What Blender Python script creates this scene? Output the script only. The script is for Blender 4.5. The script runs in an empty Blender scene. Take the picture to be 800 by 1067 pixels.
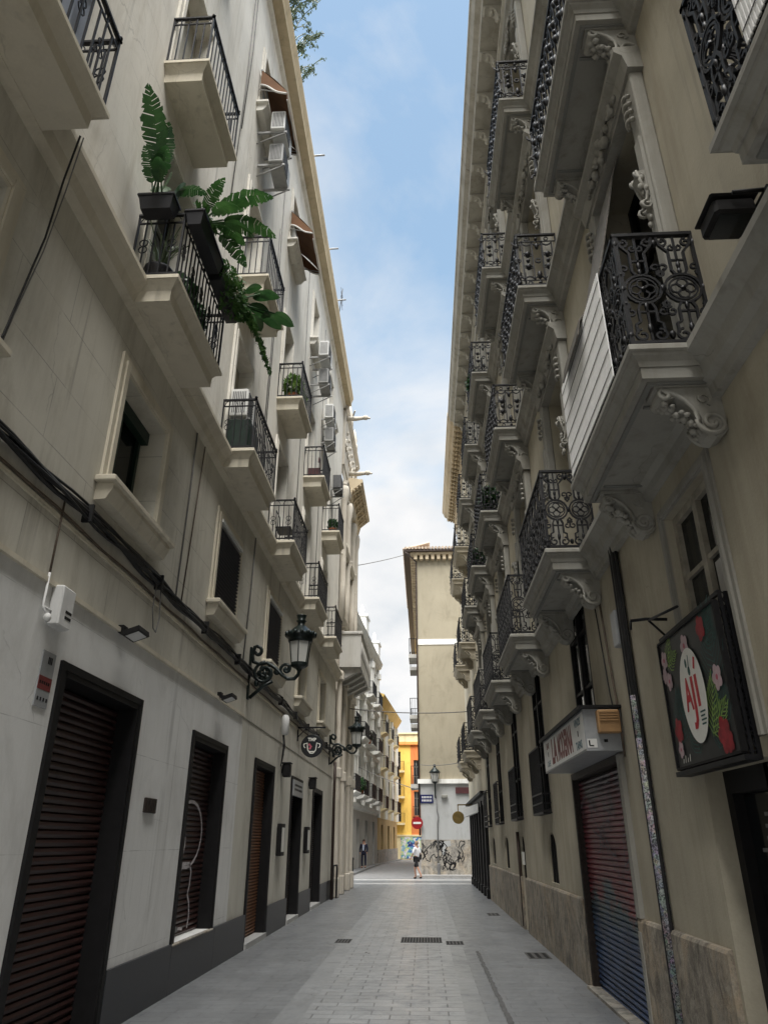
import bpy, bmesh, math, random
from mathutils import Vector, Matrix
R = math.radians
S = bpy.context.scene
COL = S.collection
rnd = random.Random(7)
LX, RX = -3.2, 2.12          # the two facade planes of the street
CAMH = 1.7

# ------------------------------------------------------------------ materials
class NT:
    def __init__(s, name):
        s.m = bpy.data.materials.new(name); s.m.use_nodes = True
        s.t = s.m.node_tree; s.n = s.t.nodes; s.l = s.t.links
        s.b = s.n['Principled BSDF']
    def add(s, typ, **kw):
        x = s.n.new(typ)
        for k, v in kw.items(): setattr(x, k, v)
        return x
    def math(s, op, a, b=None, c=None):
        x = s.add('ShaderNodeMath', operation=op)
        for i, v in enumerate((a, b, c)):
            if v is None: continue
            if isinstance(v, (int, float)): x.inputs[i].default_value = v
            else: s.l.new(v, x.inputs[i])
        return x.outputs[0]
    def pos(s, scale=(1, 1, 1), loc=(0, 0, 0), rot=(0, 0, 0), obj=True):
        c = s.add('ShaderNodeTexCoord'); mp = s.add('ShaderNodeMapping')
        mp.inputs['Scale'].default_value = scale; mp.inputs['Location'].default_value = loc
        mp.inputs['Rotation'].default_value = rot
        s.l.new(c.outputs['Object'], mp.inputs['Vector']); return mp.outputs[0]
    def noise(s, vec, scale, detail=4, rough=.55, dist=0):
        x = s.add('ShaderNodeTexNoise'); x.inputs['Scale'].default_value = scale
        x.inputs['Detail'].default_value = detail; x.inputs['Roughness'].default_value = rough
        x.inputs['Distortion'].default_value = dist
        s.l.new(vec, x.inputs['Vector']); return x.outputs['Fac']
    def ramp(s, fac, stops):
        x = s.add('ShaderNodeValToRGB'); e = x.color_ramp.elements
        while len(e) > 1: e.remove(e[0])
        for i, (p, c) in enumerate(stops):
            q = e[0] if i == 0 else e.new(p)
            q.position = p; q.color = (c, c, c, 1) if isinstance(c, (int, float)) else (*c, 1)
        s.l.new(fac, x.inputs[0]); return x.outputs[0]
    def mix(s, fac, a, b, typ='MIX'):
        x = s.add('ShaderNodeMix', data_type='RGBA', blend_type=typ)
        for i, v in ((0, fac), (6, a), (7, b)):
            if isinstance(v, (int, float)): x.inputs[i].default_value = v
            elif isinstance(v, tuple): x.inputs[i].default_value = (*v, 1)
            else: s.l.new(v, x.inputs[i])
        return x.outputs[2]
    def bump(s, h, strength=.3, dist=.01):
        x = s.add('ShaderNodeBump'); x.inputs['Strength'].default_value = strength
        x.inputs['Distance'].default_value = dist
        s.l.new(h, x.inputs['Height']); s.l.new(x.outputs[0], s.b.inputs['Normal'])
    def col(s, c):
        if isinstance(c, tuple): s.b.inputs['Base Color'].default_value = (*c, 1)
        else: s.l.new(c, s.b.inputs['Base Color'])
    def set(s, **kw):
        for k, v in kw.items():
            i = s.b.inputs[k]
            if hasattr(v, 'node'): s.l.new(v, i)
            else: i.default_value = v

def mul(c, k): return tuple(min(1, x * k) for x in c)

def plaster(name, c, var=.18, streak=.25, joints=None, rough=.85, bump=.25, dirt=(.5, .46, .38), grain=60, vjoint=None, patch=.0):
    t = NT(name); p = t.pos()
    big = t.noise(p, .7, 5, .6); fine = t.noise(p, grain, 3, .6)
    st = t.noise(t.pos(scale=(1.5, 1.5, .14)), 2.0, 6, .7, .3)
    a = t.mix(t.ramp(big, [(.3, 0.), (.7, 1.)]), mul(c, 1 - var), mul(c, 1 + var * .35))
    sf = t.ramp(st, [(.48, 0.), (.75, 1.)])
    a = t.mix(t.math('MULTIPLY', sf, streak), a, t.mix(1., a, tuple(dirt), 'MULTIPLY'))
    sm_ = t.noise(t.pos(scale=(1, 1, .45)), 1.3, 8, .72, .8)
    a = t.mix(t.math('MULTIPLY', t.ramp(sm_, [(.50, 0.), (.70, 1.)]), .38), a, t.mix(1., a, mul(dirt, .82), 'MULTIPLY'))
    rn = t.noise(t.pos(scale=(3.4, 3.4, .07), loc=(3, 1, 0)), 2.0, 3, .5, .4)
    rm = t.ramp(t.noise(p, .55, 3), [(.46, 0.), (.60, 1.)])
    a = t.mix(t.math('MULTIPLY', t.math('MULTIPLY', t.ramp(rn, [(.60, 0.), (.72, 1.)]), rm), streak * 1.1), a, mul(dirt, .35))
    vo = t.add('ShaderNodeTexVoronoi', feature='DISTANCE_TO_EDGE'); vo.inputs['Scale'].default_value = .8
    mp2 = t.add('ShaderNodeMix', data_type='VECTOR'); mp2.inputs[0].default_value = .22
    nz3 = t.add('ShaderNodeTexNoise'); nz3.inputs['Scale'].default_value = 2.6; nz3.inputs['Detail'].default_value = 6; t.l.new(p, nz3.inputs['Vector']); t.l.new(p, mp2.inputs[4]); t.l.new(nz3.outputs['Color'], mp2.inputs[5]); t.l.new(mp2.outputs[1], vo.inputs['Vector'])
    ck = t.math('MULTIPLY', t.math('LESS_THAN', vo.outputs['Distance'], .0028), t.ramp(t.noise(p, .9, 2), [(.55, 0.), (.58, 1.)]))
    a = t.mix(t.math('MULTIPLY', ck, .28), a, mul(c, .3))
    if patch:
        pf = t.ramp(t.noise(p, 1.9, 6, .7, .4), [(.56, 0.), (.62, 1.)])
        a = t.mix(t.math('MULTIPLY', pf, patch), a, mul(c, .72))
    a = t.mix(t.math('MULTIPLY', t.ramp(fine, [(.35, 0.), (.65, 1.)]), .10), a, mul(c, .6))
    h = t.math('MULTIPLY', fine, .4)
    if joints:
        dz, off, w = joints
        sep = t.add('ShaderNodeSeparateXYZ'); t.l.new(p, sep.inputs[0])
        wob = t.math('MULTIPLY', t.noise(p, 3., 2), .01)
        f = t.math('FRACT', t.math('DIVIDE', t.math('ADD', t.math('ADD', sep.outputs[2], off + 100 * dz), wob), dz))
        j = t.math('LESS_THAN', f, w / dz)
        if vjoint:
            row = t.math('FLOOR', t.math('DIVIDE', t.math('ADD', sep.outputs[2], off + 100 * dz), dz))
            sh = t.math('MULTIPLY', t.math('MODULO', row, 2.), vjoint * .5)
            f2 = t.math('FRACT', t.math('DIVIDE', t.math('ADD', t.math('ADD', sep.outputs[1], 100 * vjoint), sh), vjoint))
            j = t.math('MAXIMUM', j, t.math('LESS_THAN', f2, w / vjoint))
        gap = t.ramp(t.noise(p, 2.3, 4), [(.42, .25), (.58, 1.)])
        a = t.mix(t.math('MULTIPLY', j, t.math('MULTIPLY', gap, .62)), a, mul(c, .34))
        h = t.math('SUBTRACT', h, t.math('MULTIPLY', j, .8))
    t.col(a); t.set(Roughness=rough); t.bump(h, bump, .006); t.set(**{'Specular IOR Level': .3})
    return t.m

def plain(name, c, rough=.6, metal=0., var=.2, scale=9., bump=.0, spec=.4):
    t = NT(name); p = t.pos()
    n = t.noise(p, scale, 4, .6)
    t.col(t.mix(t.ramp(n, [(.3, 0.), (.7, 1.)]), mul(c, 1 - var), mul(c, 1 + var)))
    t.set(Roughness=rough, Metallic=metal); t.set(**{'Specular IOR Level': spec})
    if bump: t.bump(n, bump, .01)
    return t.m

def stone_dado(name, c):
    t = NT(name); p = t.pos()
    n1 = t.noise(p, 1.6, 7, .7, .5); n2 = t.noise(t.pos(scale=(1.3, 1.3, .8)), 4., 7, .75, .6); n3 = t.noise(p, 22, 5, .7)
    a = t.ramp(n1, [(.3, mul(c, .5)), (.48, c), (.62, mul((c[0], c[1] * .9, c[2] * .78), 1.25)), (.75, mul(c, .7))])
    a = t.mix(t.math('MULTIPLY', t.ramp(n2, [(.46, 0.), (.62, 1.)]), .75), a, mul(c, .22))
    n4 = t.noise(t.pos(scale=(1.4, 1.4, .9), loc=(5, 2, 0)), 2.6, 7, .75, .5)
    a = t.mix(t.math('MULTIPLY', t.ramp(n4, [(.52, 0.), (.62, 1.)]), .6), a, (.42, .38, .31))
    a = t.mix(t.math('MULTIPLY', t.ramp(n3, [(.52, 0.), (.7, 1.)]), .45), a, mul(c, .35))
    t.col(a); t.set(Roughness=.8); t.bump(t.math('ADD', n1, t.math('MULTIPLY', n3, .5)), .6, .03)
    return t.m

def paving(name, c, bw, bh, mortar, rot=0, contrast=.25, off=.5, rough=.36):
    t = NT(name); p = t.pos(rot=(0, 0, rot))
    br = t.add('ShaderNodeTexBrick'); br.offset = off
    br.inputs['Scale'].default_value = 1; br.inputs['Brick Width'].default_value = bw
    br.inputs['Row Height'].default_value = bh; br.inputs['Mortar Size'].default_value = mortar
    br.inputs['Mortar Smooth'].default_value = .25; br.inputs['Bias'].default_value = 0
    br.inputs['Color1'].default_value = (*mul(c, 1 - contrast), 1); br.inputs['Color2'].default_value = (*mul(c, 1 + contrast), 1)
    br.inputs['Mortar'].default_value = (*mul(c, .30), 1)
    t.l.new(p, br.inputs['Vector'])
    n = t.noise(p, .8, 5, .65); g = t.noise(p, 55, 3, .6); s = t.noise(p, 3.2, 6, .7, .6)
    a = t.mix(.55, br.outputs['Color'], t.ramp(n, [(.3, mul(c, .72)), (.7, mul(c, 1.2))]))
    a = t.mix(t.math('MULTIPLY', br.outputs['Fac'], t.ramp(n, [(.35, .5), (.65, .95)])), a, mul(c, .28))
    a = t.mix(t.math('MULTIPLY', t.ramp(g, [(.4, 0.), (.66, 1.)]), .3), a, mul(c, .5))
    a = t.mix(t.math('MULTIPLY', t.ramp(s, [(.52, 0.), (.66, 1.)]), .55), a, mul(c, .48))
    vo = t.add('ShaderNodeTexVoronoi'); vo.inputs['Scale'].default_value = 3.1; t.l.new(p, vo.inputs['Vector'])
    a = t.mix(t.math('MULTIPLY', t.math('LESS_THAN', vo.outputs['Distance'], t.math('MULTIPLY', t.noise(p, 1.7, 1), .13)), .45), a, mul(c, .35))
    lg = t.noise(t.pos(scale=(1.6, .35, 1)), 1.1, 5, .65, .4)
    a = t.mix(t.math('MULTIPLY', t.ramp(lg, [(.45, 0.), (.7, 1.)]), .35), a, mul(c, 1.28))
    t.col(a)
    t.set(Roughness=t.ramp(s, [(.3, rough - .1), (.7, rough + .14)]))
    t.set(**{'Specular IOR Level': .55})
    t.bump(t.math('ADD', t.math('MULTIPLY', br.outputs['Fac'], -1.), t.math('MULTIPLY', g, .35)), .4, .006)
    return t.m

def slats_mat(name, c, grime=(.02, .02, .02), rough=.45, grad=None):
    t = NT(name); p = t.pos()
    n = t.noise(p, 2.2, 6, .7, .6); g = t.noise(p, 30, 4, .7)
    base = c
    if grad:                                  # spray-painted in bands of colour, low to high
        sep = t.add('ShaderNodeSeparateXYZ'); t.l.new(p, sep.inputs[0])
        zz = t.math('ADD', t.math('DIVIDE', sep.outputs[2], 2.6), t.math('MULTIPLY', t.math('SUBTRACT', t.noise(p, 2.5, 6), .5), .55))
        base = t.ramp(zz, grad)
    a = t.mix(t.math('MULTIPLY', t.ramp(n, [(.42, 0.), (.66, 1.)]), .55), base, grime)
    a = t.mix(t.math('MULTIPLY', t.ramp(g, [(.5, 0.), (.62, 1.)]), .22 if grad else .4), a, (.16, .15, .15) if grad else mul(c, 1.7))
    t.col(a); t.set(Roughness=rough, Metallic=.1); return t.m

M = {}
M['paintwhite'] = plaster('greyish white wall paint', (.77, .77, .755), .10, .34, rough=.8, dirt=(.68, .665, .63), joints=(.98, .35, .006), patch=.16)
M['cream'] = plaster('cream scored plaster', (.62, .595, .52), .15, .42, patch=.10, joints=(.62, .1, .010), vjoint=1.7)
M['creamlow'] = plaster('cream grey lower plaster', (.64, .62, .55), .12, .30, patch=.14)
M['upper'] = plaster('pale limewashed plaster', (.79, .76, .69), .12, .55, joints=(.62, .02, .006), dirt=(.62, .58, .5))
M['trimL'] = plaster('cream moulding', (.66, .61, .50), .10, .28, grain=40)
M['eave'] = plaster('ochre eave plaster', (.60, .50, .34), .14, .3)
M['olive'] = plaster('olive beige render', (.45, .41, .32), .24, .5, grain=42, bump=.8, patch=.12, dirt=(.6, .55, .48))
M['trimR'] = plaster('grey cast stone', (.345, .335, .30), .16, .55, grain=36, bump=.5)
M['soffitShadeR'] = plaster('grey plaster soffit with shade in tone', (.24, .24, .225), .15, .3)  # shade under the balconies put into the colour, darker than the trim
M['trimTan'] = plaster('tan cast stone', (.64, .53, .37), .18, .4, grain=36, bump=.5)
M['trimPale'] = plaster('pale beige cast stone', (.50, .455, .365), .16, .5, grain=36, bump=.5)
M['trimSkylit'] = plaster('cornice stone with skylight in tone', (.50, .475, .41), .16, .55, grain=36, bump=.5)  # trim stone made paler: skylight on the cornice is put into the colour
M['creamR'] = plaster('pale cream render', (.66, .60, .47), .1, .3)
M['stoneB'] = plaster('pale carved stone', (.60, .555, .48), .16, .45, grain=30, bump=.45)
M['white'] = plaster('white render', (.80, .80, .77), .08, .3)
M['greycem'] = plaster('grey cement render', (.50, .49, .46), .15, .35)
M['beige'] = plaster('beige render end wall', (.33, .295, .22), .10, .14, grain=30)
M['whitewall'] = plaster('grey white paint', (.43, .44, .44), .08, .15)
M['yellow'] = plaster('yellow render', (.85, .56, .13), .08, .2)
M['orange'] = plaster('orange red render', (.68, .22, .07), .10, .2)
M['yellowpale'] = plaster('pale yellow render', (.74, .64, .40), .08, .25)
M['ochrepale'] = plaster('pale ochre cornice paint', (.78, .56, .20), .10, .25)
M['ochrelow'] = plaster('dusty ochre lower wall', (.52, .38, .18), .16, .35)
M['ochreband'] = plaster('orange cornice paint', (.75, .33, .10), .08, .2)
M['dado'] = stone_dado('weathered stone dado', (.30, .265, .215))
M['dadogrey'] = stone_dado('grey stone base', (.34, .32, .285))
M['granite'] = plain('dark polished granite', (.028, .030, .036), .38, var=.25, scale=60)
M['marble'] = plain('pale stone threshold', (.42, .42, .41), .5, var=.12, scale=6)
M['iron'] = plain('black wrought iron', (.008, .008, .010), .5, .2, .3, 30)
M['ironbrown'] = plain('rusty dark iron', (.030, .022, .018), .6, .2, .5, 20)
M['blackframe'] = plain('black painted frame', (.008, .0075, .008), .6, spec=.25, var=.3)
M['liner'] = plain('dark door lining', (.009, .008, .008), .75, spec=.2, var=.3)
M['shutbrown'] = slats_mat('dark maroon shutter', (.036, .014, .012), (.014, .010, .010))
M['shutrust'] = slats_mat('rust brown shutter', (.15, .065, .032), (.05, .03, .02))
M['shutwood'] = slats_mat('dark brown door', (.030, .022, .018))
M['shutpaint'] = slats_mat('sprayed shutter', (.1, .02, .03), (.02, .02, .025), grad=[(.0, (.030, .070, .18)), (.28, (.045, .09, .19)), (.40, (.07, .12, .13)), (.47, (.21, .022, .036)), (.80, (.17, .012, .024)), (.92, (.03, .012, .015))])
M['glass'] = plain('dark window glass', (.010, .012, .013), .09, var=.1, spec=.35)
M['whiteframe'] = plain('off white window frame', (.60, .60, .57), .5, var=.08)
M['greyframe'] = plain('grey painted frame', (.20, .20, .18), .5, var=.12)
M['woodframe'] = plain('worn grey beige window frame', (.30, .275, .225), .6, var=.3)
M['greenwood'] = plain('dark green shutter paint', (.010, .026, .018), .45, var=.3)
M['blind'] = plain('grey roller blind', (.24, .24, .23), .6, var=.12)
M['blindcream'] = plain('cream roller blind', (.47, .44, .37), .6, var=.12)
M['blindwood'] = plain('weathered wooden roll blind', (.17, .155, .135), .75, var=.3, scale=14)
M['chain'] = plain('dark chain curtain', (.030, .030, .038), .5, var=.3, scale=40)
M['curtain'] = plain('pale curtain', (.45, .44, .42), .9, var=.15)
M['cable'] = plain('black cable', (.012, .012, .013), .55, var=.3)
M['cablebrown'] = plain('brown cable', (.10, .075, .055), .7, var=.3)
M['wiregrey'] = plain('grey wire', (.16, .155, .15), .7, var=.2)
M['acwhite'] = plain('white air conditioner casing', (.66, .66, .64), .45, var=.06)
M['acgrey'] = plain('grey air conditioner casing', (.34, .34, .33), .5, var=.1)
M['acgrille'] = plain('dark grille grey', (.10, .10, .10), .6, var=.1)  # dark grey of the grille bars and one small casing
M['plasticwhite'] = plain('white plastic', (.62, .62, .61), .5, var=.07)
M['reed'] = plain('white slatted screen', (.86, .855, .84), .6, var=.05, scale=14)
M['reeddark'] = plain('screen lacing', (.07, .065, .07), .8)
M['awning'] = plain('brown awning canvas', (.155, .075, .035), .9, var=.16, scale=4)
M['awntrim'] = plain('white awning edging', (.72, .71, .68), .8, var=.05)
M['planter'] = plain('black plastic planter', (.016, .016, .020), .45, var=.2)
M['terracotta'] = plain('terracotta', (.38, .14, .07), .8, var=.15)
M['soil'] = plain('potting soil', (.03, .022, .016), .95, var=.3)
def leafmat(name, c, c2):
    t = NT(name); p = t.pos(); n = t.noise(p, 5, 4, .7)
    cl = t.mix(t.ramp(n, [(.35, 0.), (.65, 1.)]), c, c2); t.col(cl); t.set(Roughness=.4)
    tr = t.add('ShaderNodeBsdfTranslucent'); t.l.new(cl, tr.inputs['Color']); mx = t.add('ShaderNodeMixShader'); mx.inputs[0].default_value = .30; t.l.new(t.b.outputs[0], mx.inputs[1]); t.l.new(tr.outputs[0], mx.inputs[2]); t.l.new(mx.outputs[0], t.n['Material Output'].inputs[0])
    t.set(**{'Specular IOR Level': .4}); return t.m
M['leafdark'] = leafmat('dark glossy leaf', (.016, .052, .016), (.038, .100, .028))
M['leafmid'] = leafmat('mid green leaf', (.030, .085, .022), (.08, .17, .04))
M['leafmid2'] = leafmat('fresh green split leaf', (.024, .072, .018), (.060, .145, .036))
M['leaflight'] = leafmat('light green leaf', (.09, .18, .03), (.16, .26, .06))
M['leafgrey'] = leafmat('grey green leaf', (.07, .11, .06), (.13, .17, .09))
M['leafpurple'] = leafmat('purple backed leaf', (.05, .022, .03), (.03, .05, .025))
M['stem'] = plain('green brown stem', (.06, .07, .03), .7)
M['lampiron'] = plain('dark green black cast iron', (.010, .016, .015), .35, .3, .25)
M['lampglass'] = plain('frosted lantern glass', (.50, .50, .47), .25, var=.05)
M['signwhite'] = plain('white sign face', (.66, .66, .64), .45, var=.05)
M['signred'] = plain('dark red lettering', (.17, .03, .03), .5, var=.2, scale=40)
M['signteal'] = plain('teal lettering', (.045, .13, .17), .5, var=.2, scale=40)
M['signgrey'] = plain('grey sheet metal', (.33, .34, .35), .45, .2, .1)
M['signblack'] = plain('black sign face', (.012, .014, .016), .4, var=.3)
M['red'] = plain('red print', (.48, .02, .03), .45, var=.1)
M['redprint'] = plain('printed red petals', (.26, .012, .02), .5, var=.35, scale=14)
M['pink'] = plain('pale pink petals', (.46, .34, .36), .6, var=.2)
M['pinkdark'] = plain('deep pink print', (.45, .10, .14), .6)
M['printgreen'] = plain('printed light green', (.20, .32, .07), .5, var=.3, scale=30)
M['printteal'] = plain('printed dark teal', (.025, .095, .085), .5, var=.3, scale=20)
M['cream2'] = plain('cream print', (.72, .71, .66), .5, var=.04)
M['vent'] = plain('ochre metal vent', (.34, .20, .09), .55, var=.12)
M['bluesign'] = plain('blue enamel', (.012, .018, .09), .3, var=.05)
M['traffred'] = plain('traffic sign red', (.26, .008, .012), .4, var=.06)
M['brass'] = plain('brass disc', (.20, .14, .045), .4, .3, .2)
M['redbrown'] = plain('dark red board', (.07, .02, .022), .6)
M['pipe'] = plain('grey steel pipe', (.17, .17, .17), .5, .3, .2)
M['pipebrown'] = plain('dark copper downpipe', (.045, .030, .024), .5, .3, .2)
M['tile'] = plain('pale clay roof tile', (.50, .40, .31), .8, var=.25, scale=5)
M['drain'] = plain('cast iron drain', (.085, .083, .08), .6, .2, .3, 40)
M['draincob'] = plain('dark cobble', (.085, .085, .085), .8, var=.4, scale=12)
M['drainhole'] = plain('drain slot', (.008, .008, .008), .9)
M['asphalt'] = plain('worn asphalt', (.16, .16, .16), .8, var=.22, scale=3, bump=.2)
M['band'] = paving('pale granite band', (.42, .42, .415), .9, .5, .008, contrast=.12)
M['pave'] = paving('small street pavers', (.275, .283, .29), .42, .21, .010, contrast=.24)
M['slab'] = paving('side paving slabs', (.185, .192, .20), .62, .22, .005, contrast=.13)
M['strip'] = paving('smooth granite strip', (.235, .243, .25), 1.6, .9, .004, rot=R(90), contrast=.08)
M['kerb'] = plain('granite kerb', (.36, .355, .345), .75, var=.15, scale=8)
M['groundmat'] = plain('grey ground', (.2, .2, .2), .9, var=.2, scale=.5)
M['skin'] = plain('skin', (.42, .23, .16), .6, var=.08)
M['shirtwhite'] = plain('white cotton', (.72, .72, .74), .9, var=.05)
M['shirtblue'] = plain('pale blue cotton', (.40, .45, .55), .9, var=.05)
M['navy'] = plain('navy cloth', (.012, .015, .035), .9, var=.15)
M['black'] = plain('black cloth', (.012, .012, .014), .9, var=.2)
M['hair'] = plain('brown hair', (.05, .03, .02), .7, var=.3)
M['haircap'] = plain('tan cap cloth', (.25, .17, .11), .8, var=.1)
M['grafblack'] = plain('black spray paint', (.015, .015, .017), .6)
M['grafwhite'] = plain('white spray paint', (.50, .47, .48), .7, var=.25, scale=25)
M['grafgrey'] = plain('grey marker paint', (.13, .13, .15), .7, var=.5, scale=30)

def mural_mat():
    t = NT('mural paint'); p = t.pos(scale=(1, 1, 1)); n = t.noise(p, 1.1, 4, .6, 1.2); n2 = t.noise(p, 2.6, 3, .6, 1.)
    a = t.ramp(n, [(.36, (.01, .012, .03)), (.42, (.02, .06, .30)), (.47, (.06, .22, .42)), (.51, (.18, .45, .30)), (.55, (.60, .58, .14)), (.60, (.20, .42, .50)), (.66, (.20, .13, .42))])
    a = t.mix(t.ramp(n2, [(.55, 0.), (.58, 1.)]), a, (.62, .60, .66)); t.col(a); t.set(Roughness=.7); return t.m
M['mural'] = mural_mat()
def sticker_mat():
    t = NT('pasted sticker scraps'); p = t.pos(); v = t.add('ShaderNodeTexVoronoi'); v.inputs['Scale'].default_value = 22
    t.l.new(p, v.inputs['Vector']); n = t.noise(p, 34, 4, .8, 1.5)
    a = t.mix(t.ramp(n, [(.42, 0.), (.58, 1.)]), (.02, .02, .028), t.mix(.8, v.outputs['Color'], (.42, .42, .44)))
    t.col(a); t.set(Roughness=.6); return t.m
M['stickers'] = sticker_mat()

# ------------------------------------------------------------------ mesh builder
def ident(x, y, z): return (x, y, z)
def FL(w, y, z): return (LX + w, y, z)
def FR(w, y, z): return (RX - w, y, z)
class MB:
    def __init__(s, xf=ident): s.v = []; s.f = []; s.xf = xf; s.sm = []
    def pts(s, ps):
        b = len(s.v); s.v += [s.xf(*p) for p in ps]; return b
    def face(s, idx, sm=False): s.f.append(tuple(idx)); s.sm.append(sm)
    def quad(s, ps):
        b = s.pts(ps); s.face(range(b, b + len(ps)))
    def box(s, x0, x1, y0, y1, z0, z1):
        b = s.pts([(x, y, z) for z in (z0, z1) for y in (y0, y1) for x in (x0, x1)])
        for q in ((0, 1, 3, 2), (4, 6, 7, 5), (0, 4, 5, 1), (2, 3, 7, 6), (0, 2, 6, 4), (1, 5, 7, 3)): s.face([b + i for i in q])
    def bev(s, x0, x1, y0, y1, z0, z1, c=.012):       # a box with its vertical and upper arrises taken off
        def ring(i, z): return [(x0 + i, y0 + c + i, z), (x0 + c + i, y0 + i, z), (x1 - c - i, y0 + i, z), (x1 - i, y0 + c + i, z), (x1 - i, y1 - c - i, z), (x1 - c - i, y1 - i, z), (x0 + c + i, y1 - i, z), (x0 + i, y1 - c - i, z)]
        s.loft([ring(c, z0), ring(0, z0 + c), ring(0, z1 - c), ring(c, z1)])
    def loft(s, rings, cap=True, sm=False, closed=True):
        n = len(rings[0]); b = [s.pts(r) for r in rings]
        for i in range(len(rings) - 1):
            for j in range(n if closed else n - 1):
                k = (j + 1) % n; s.face((b[i] + j, b[i] + k, b[i + 1] + k, b[i + 1] + j), sm)
        if cap:
            s.face([b[0] + j for j in range(n)][::-1]); s.face([b[-1] + j for j in range(n)])
    def prism(s, prof, y0, y1):          # profile in (x,z), run along y
        s.loft([[(x, y0, z) for x, z in prof], [(x, y1, z) for x, z in prof]])
    def prismz(s, prof, z0, z1): s.loft([[(x, y, z0) for x, y in prof], [(x, y, z1) for x, y in prof]])
    def prismx(s, prof, x0, x1): s.loft([[(x0, y, z) for y, z in prof], [(x1, y, z) for y, z in prof]])
    def tube(s, ps, r, n=5, sm=True, cap=True, taper=None):
        ps = [Vector(p) for p in ps]; rings = []
        up = None
        for i, p in enumerate(ps):
            a = ps[max(i - 1, 0)]; c = ps[min(i + 1, len(ps) - 1)]; d = (c - a)
            if d.length < 1e-9: d = Vector((0, 0, 1))
            d.normalize()
            if up is None:
                up = Vector((0, 0, 1)) if abs(d.z) < .9 else Vector((1, 0, 0))
            u = (up - d * up.dot(d))
            if u.length < 1e-6: u = d.orthogonal()
            u.normalize(); w = d.cross(u); up = u
            rr = r if taper is None else r * taper[i] if hasattr(taper, '__len__') else r
            rings.append([tuple(p + (u * math.cos(2 * math.pi * (k + .5) / n) + w * math.sin(2 * math.pi * (k + .5) / n)) * rr) for k in range(n)])
        s.loft(rings, cap, sm and n > 4)
    def lathe(s, prof, c, n=12, sm=True, ax='z', a0=0):
        rings = []
        for r, h in prof:
            ring = []
            for k in range(n):
                a = a0 + 2 * math.pi * k / n; p, q = r * math.cos(a), r * math.sin(a)
                ring.append((c[0] + p, c[1] + q, c[2] + h) if ax == 'z' else (c[0] + h, c[1] + p, c[2] + q) if ax == 'x' else (c[0] + p, c[1] + h, c[2] + q))
            rings.append(ring)
        s.loft(rings, True, sm)
    def blob(s, c, rx, ry, rz, n=7):
        prof = [(math.sin(t * math.pi / 4), -math.cos(t * math.pi / 4)) for t in (.35, 1, 2, 3, 3.65)]
        s.loft([[(c[0] + rx * r * math.cos(2 * math.pi * k / n), c[1] + ry * r * math.sin(2 * math.pi * k / n), c[2] + rz * h) for k in range(n)] for r, h in prof], True, True)
    def ribbon(s, ps, w, nrm):           # flat stroke lying in a plane with normal nrm
        ps = [Vector(p) for p in ps]; nrm = Vector(nrm); L = []; Q = []
        for i, p in enumerate(ps):
            d = (ps[min(i + 1, len(ps) - 1)] - ps[max(i - 1, 0)])
            if d.length < 1e-9: d = Vector((0, 0, 1))
            o = d.normalized().cross(nrm) * w * .5; L.append(tuple(p + o)); Q.append(tuple(p - o))
        b = s.pts(L); c = s.pts(Q)
        for i in range(len(ps) - 1): s.face((b + i, b + i + 1, c + i + 1, c + i))
    def build(s, name, mat, parent=None, recalc=True):
        me = bpy.data.meshes.new(name); me.from_pydata(s.v, [], s.f)
        for p, q in zip(me.polygons, s.sm): p.use_smooth = q
        if recalc:
            bm = bmesh.new(); bm.from_mesh(me); bmesh.ops.recalc_face_normals(bm, faces=bm.faces); bm.to_mesh(bm_me(me)); bm.free()
        me.materials.append(M[mat] if isinstance(mat, str) else mat)
        o = bpy.data.objects.new(name, me); COL.objects.link(o)
        if parent is not None:
            o.parent = parent
            if parent.get('isroot'): o.location = -parent.location
        return o
def bm_me(me): return me

def thing(name, label, cat, loc=(0, 0, 0), group=None):
    o = bpy.data.objects.new(name, None); COL.objects.link(o); o.location = loc
    o.empty_display_size = .2; o['label'] = label; o['category'] = cat; o['isroot'] = True
    if group: o['group'] = group
    return o
def tag(o, label, cat, group=None):
    o['label'] = label; o['category'] = cat
    if group: o['group'] = group
    return o
def struct(o): o['kind'] = 'structure'; return o
def copy_tree(o, parent=None):
    c = o.copy(); COL.objects.link(c); c.parent = parent
    for ch in list(o.children): copy_tree(ch, c)
    return c
def place(proto, parent, world, rz=0):
    """a copy of a prototype part (with its sub-parts) set at a world position under its thing"""
    c = copy_tree(proto, parent); c.location = Vector(world) - parent.location; c.rotation_euler = (0, 0, rz); return c
PROTO = []
def kill_protos():
    for o in PROTO:
        for ch in list(o.children_recursive): bpy.data.objects.remove(ch)
        bpy.data.objects.remove(o)

def wall(mb, y0, y1, z0, z1, holes, w=0.):
    ys = sorted({y0, y1} | {h[i] for h in holes for i in (0, 1) if y0 < h[i] < y1})
    zs = sorted({z0, z1} | {h[i] for h in holes for i in (2, 3) if z0 < h[i] < z1})
    for a, b in zip(ys, ys[1:]):
        for c, d in zip(zs, zs[1:]):
            m, n = (a + b) / 2, (c + d) / 2
            if any(h[0] < m < h[1] and h[2] < n < h[3] for h in holes): continue
            mb.quad([(w, a, c), (w, b, c), (w, b, d), (w, a, d)])
    for a, b, c, d, dep in holes:
        c2, d2, a2, b2 = max(c, z0), min(d, z1), max(a, y0), min(b, y1)
        if c2 >= d2 or a2 >= b2: continue
        mb.quad([(w, a, c2), (w - dep, a, c2), (w - dep, a, d2), (w, a, d2)])
        mb.quad([(w, b, c2), (w - dep, b, c2), (w - dep, b, d2), (w, b, d2)])
        if d <= z1: mb.quad([(w, a, d), (w - dep, a, d), (w - dep, b, d), (w, b, d)])
        if c >= z0: mb.quad([(w, a, c), (w - dep, a, c), (w - dep, b, c), (w, b, c)])

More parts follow.
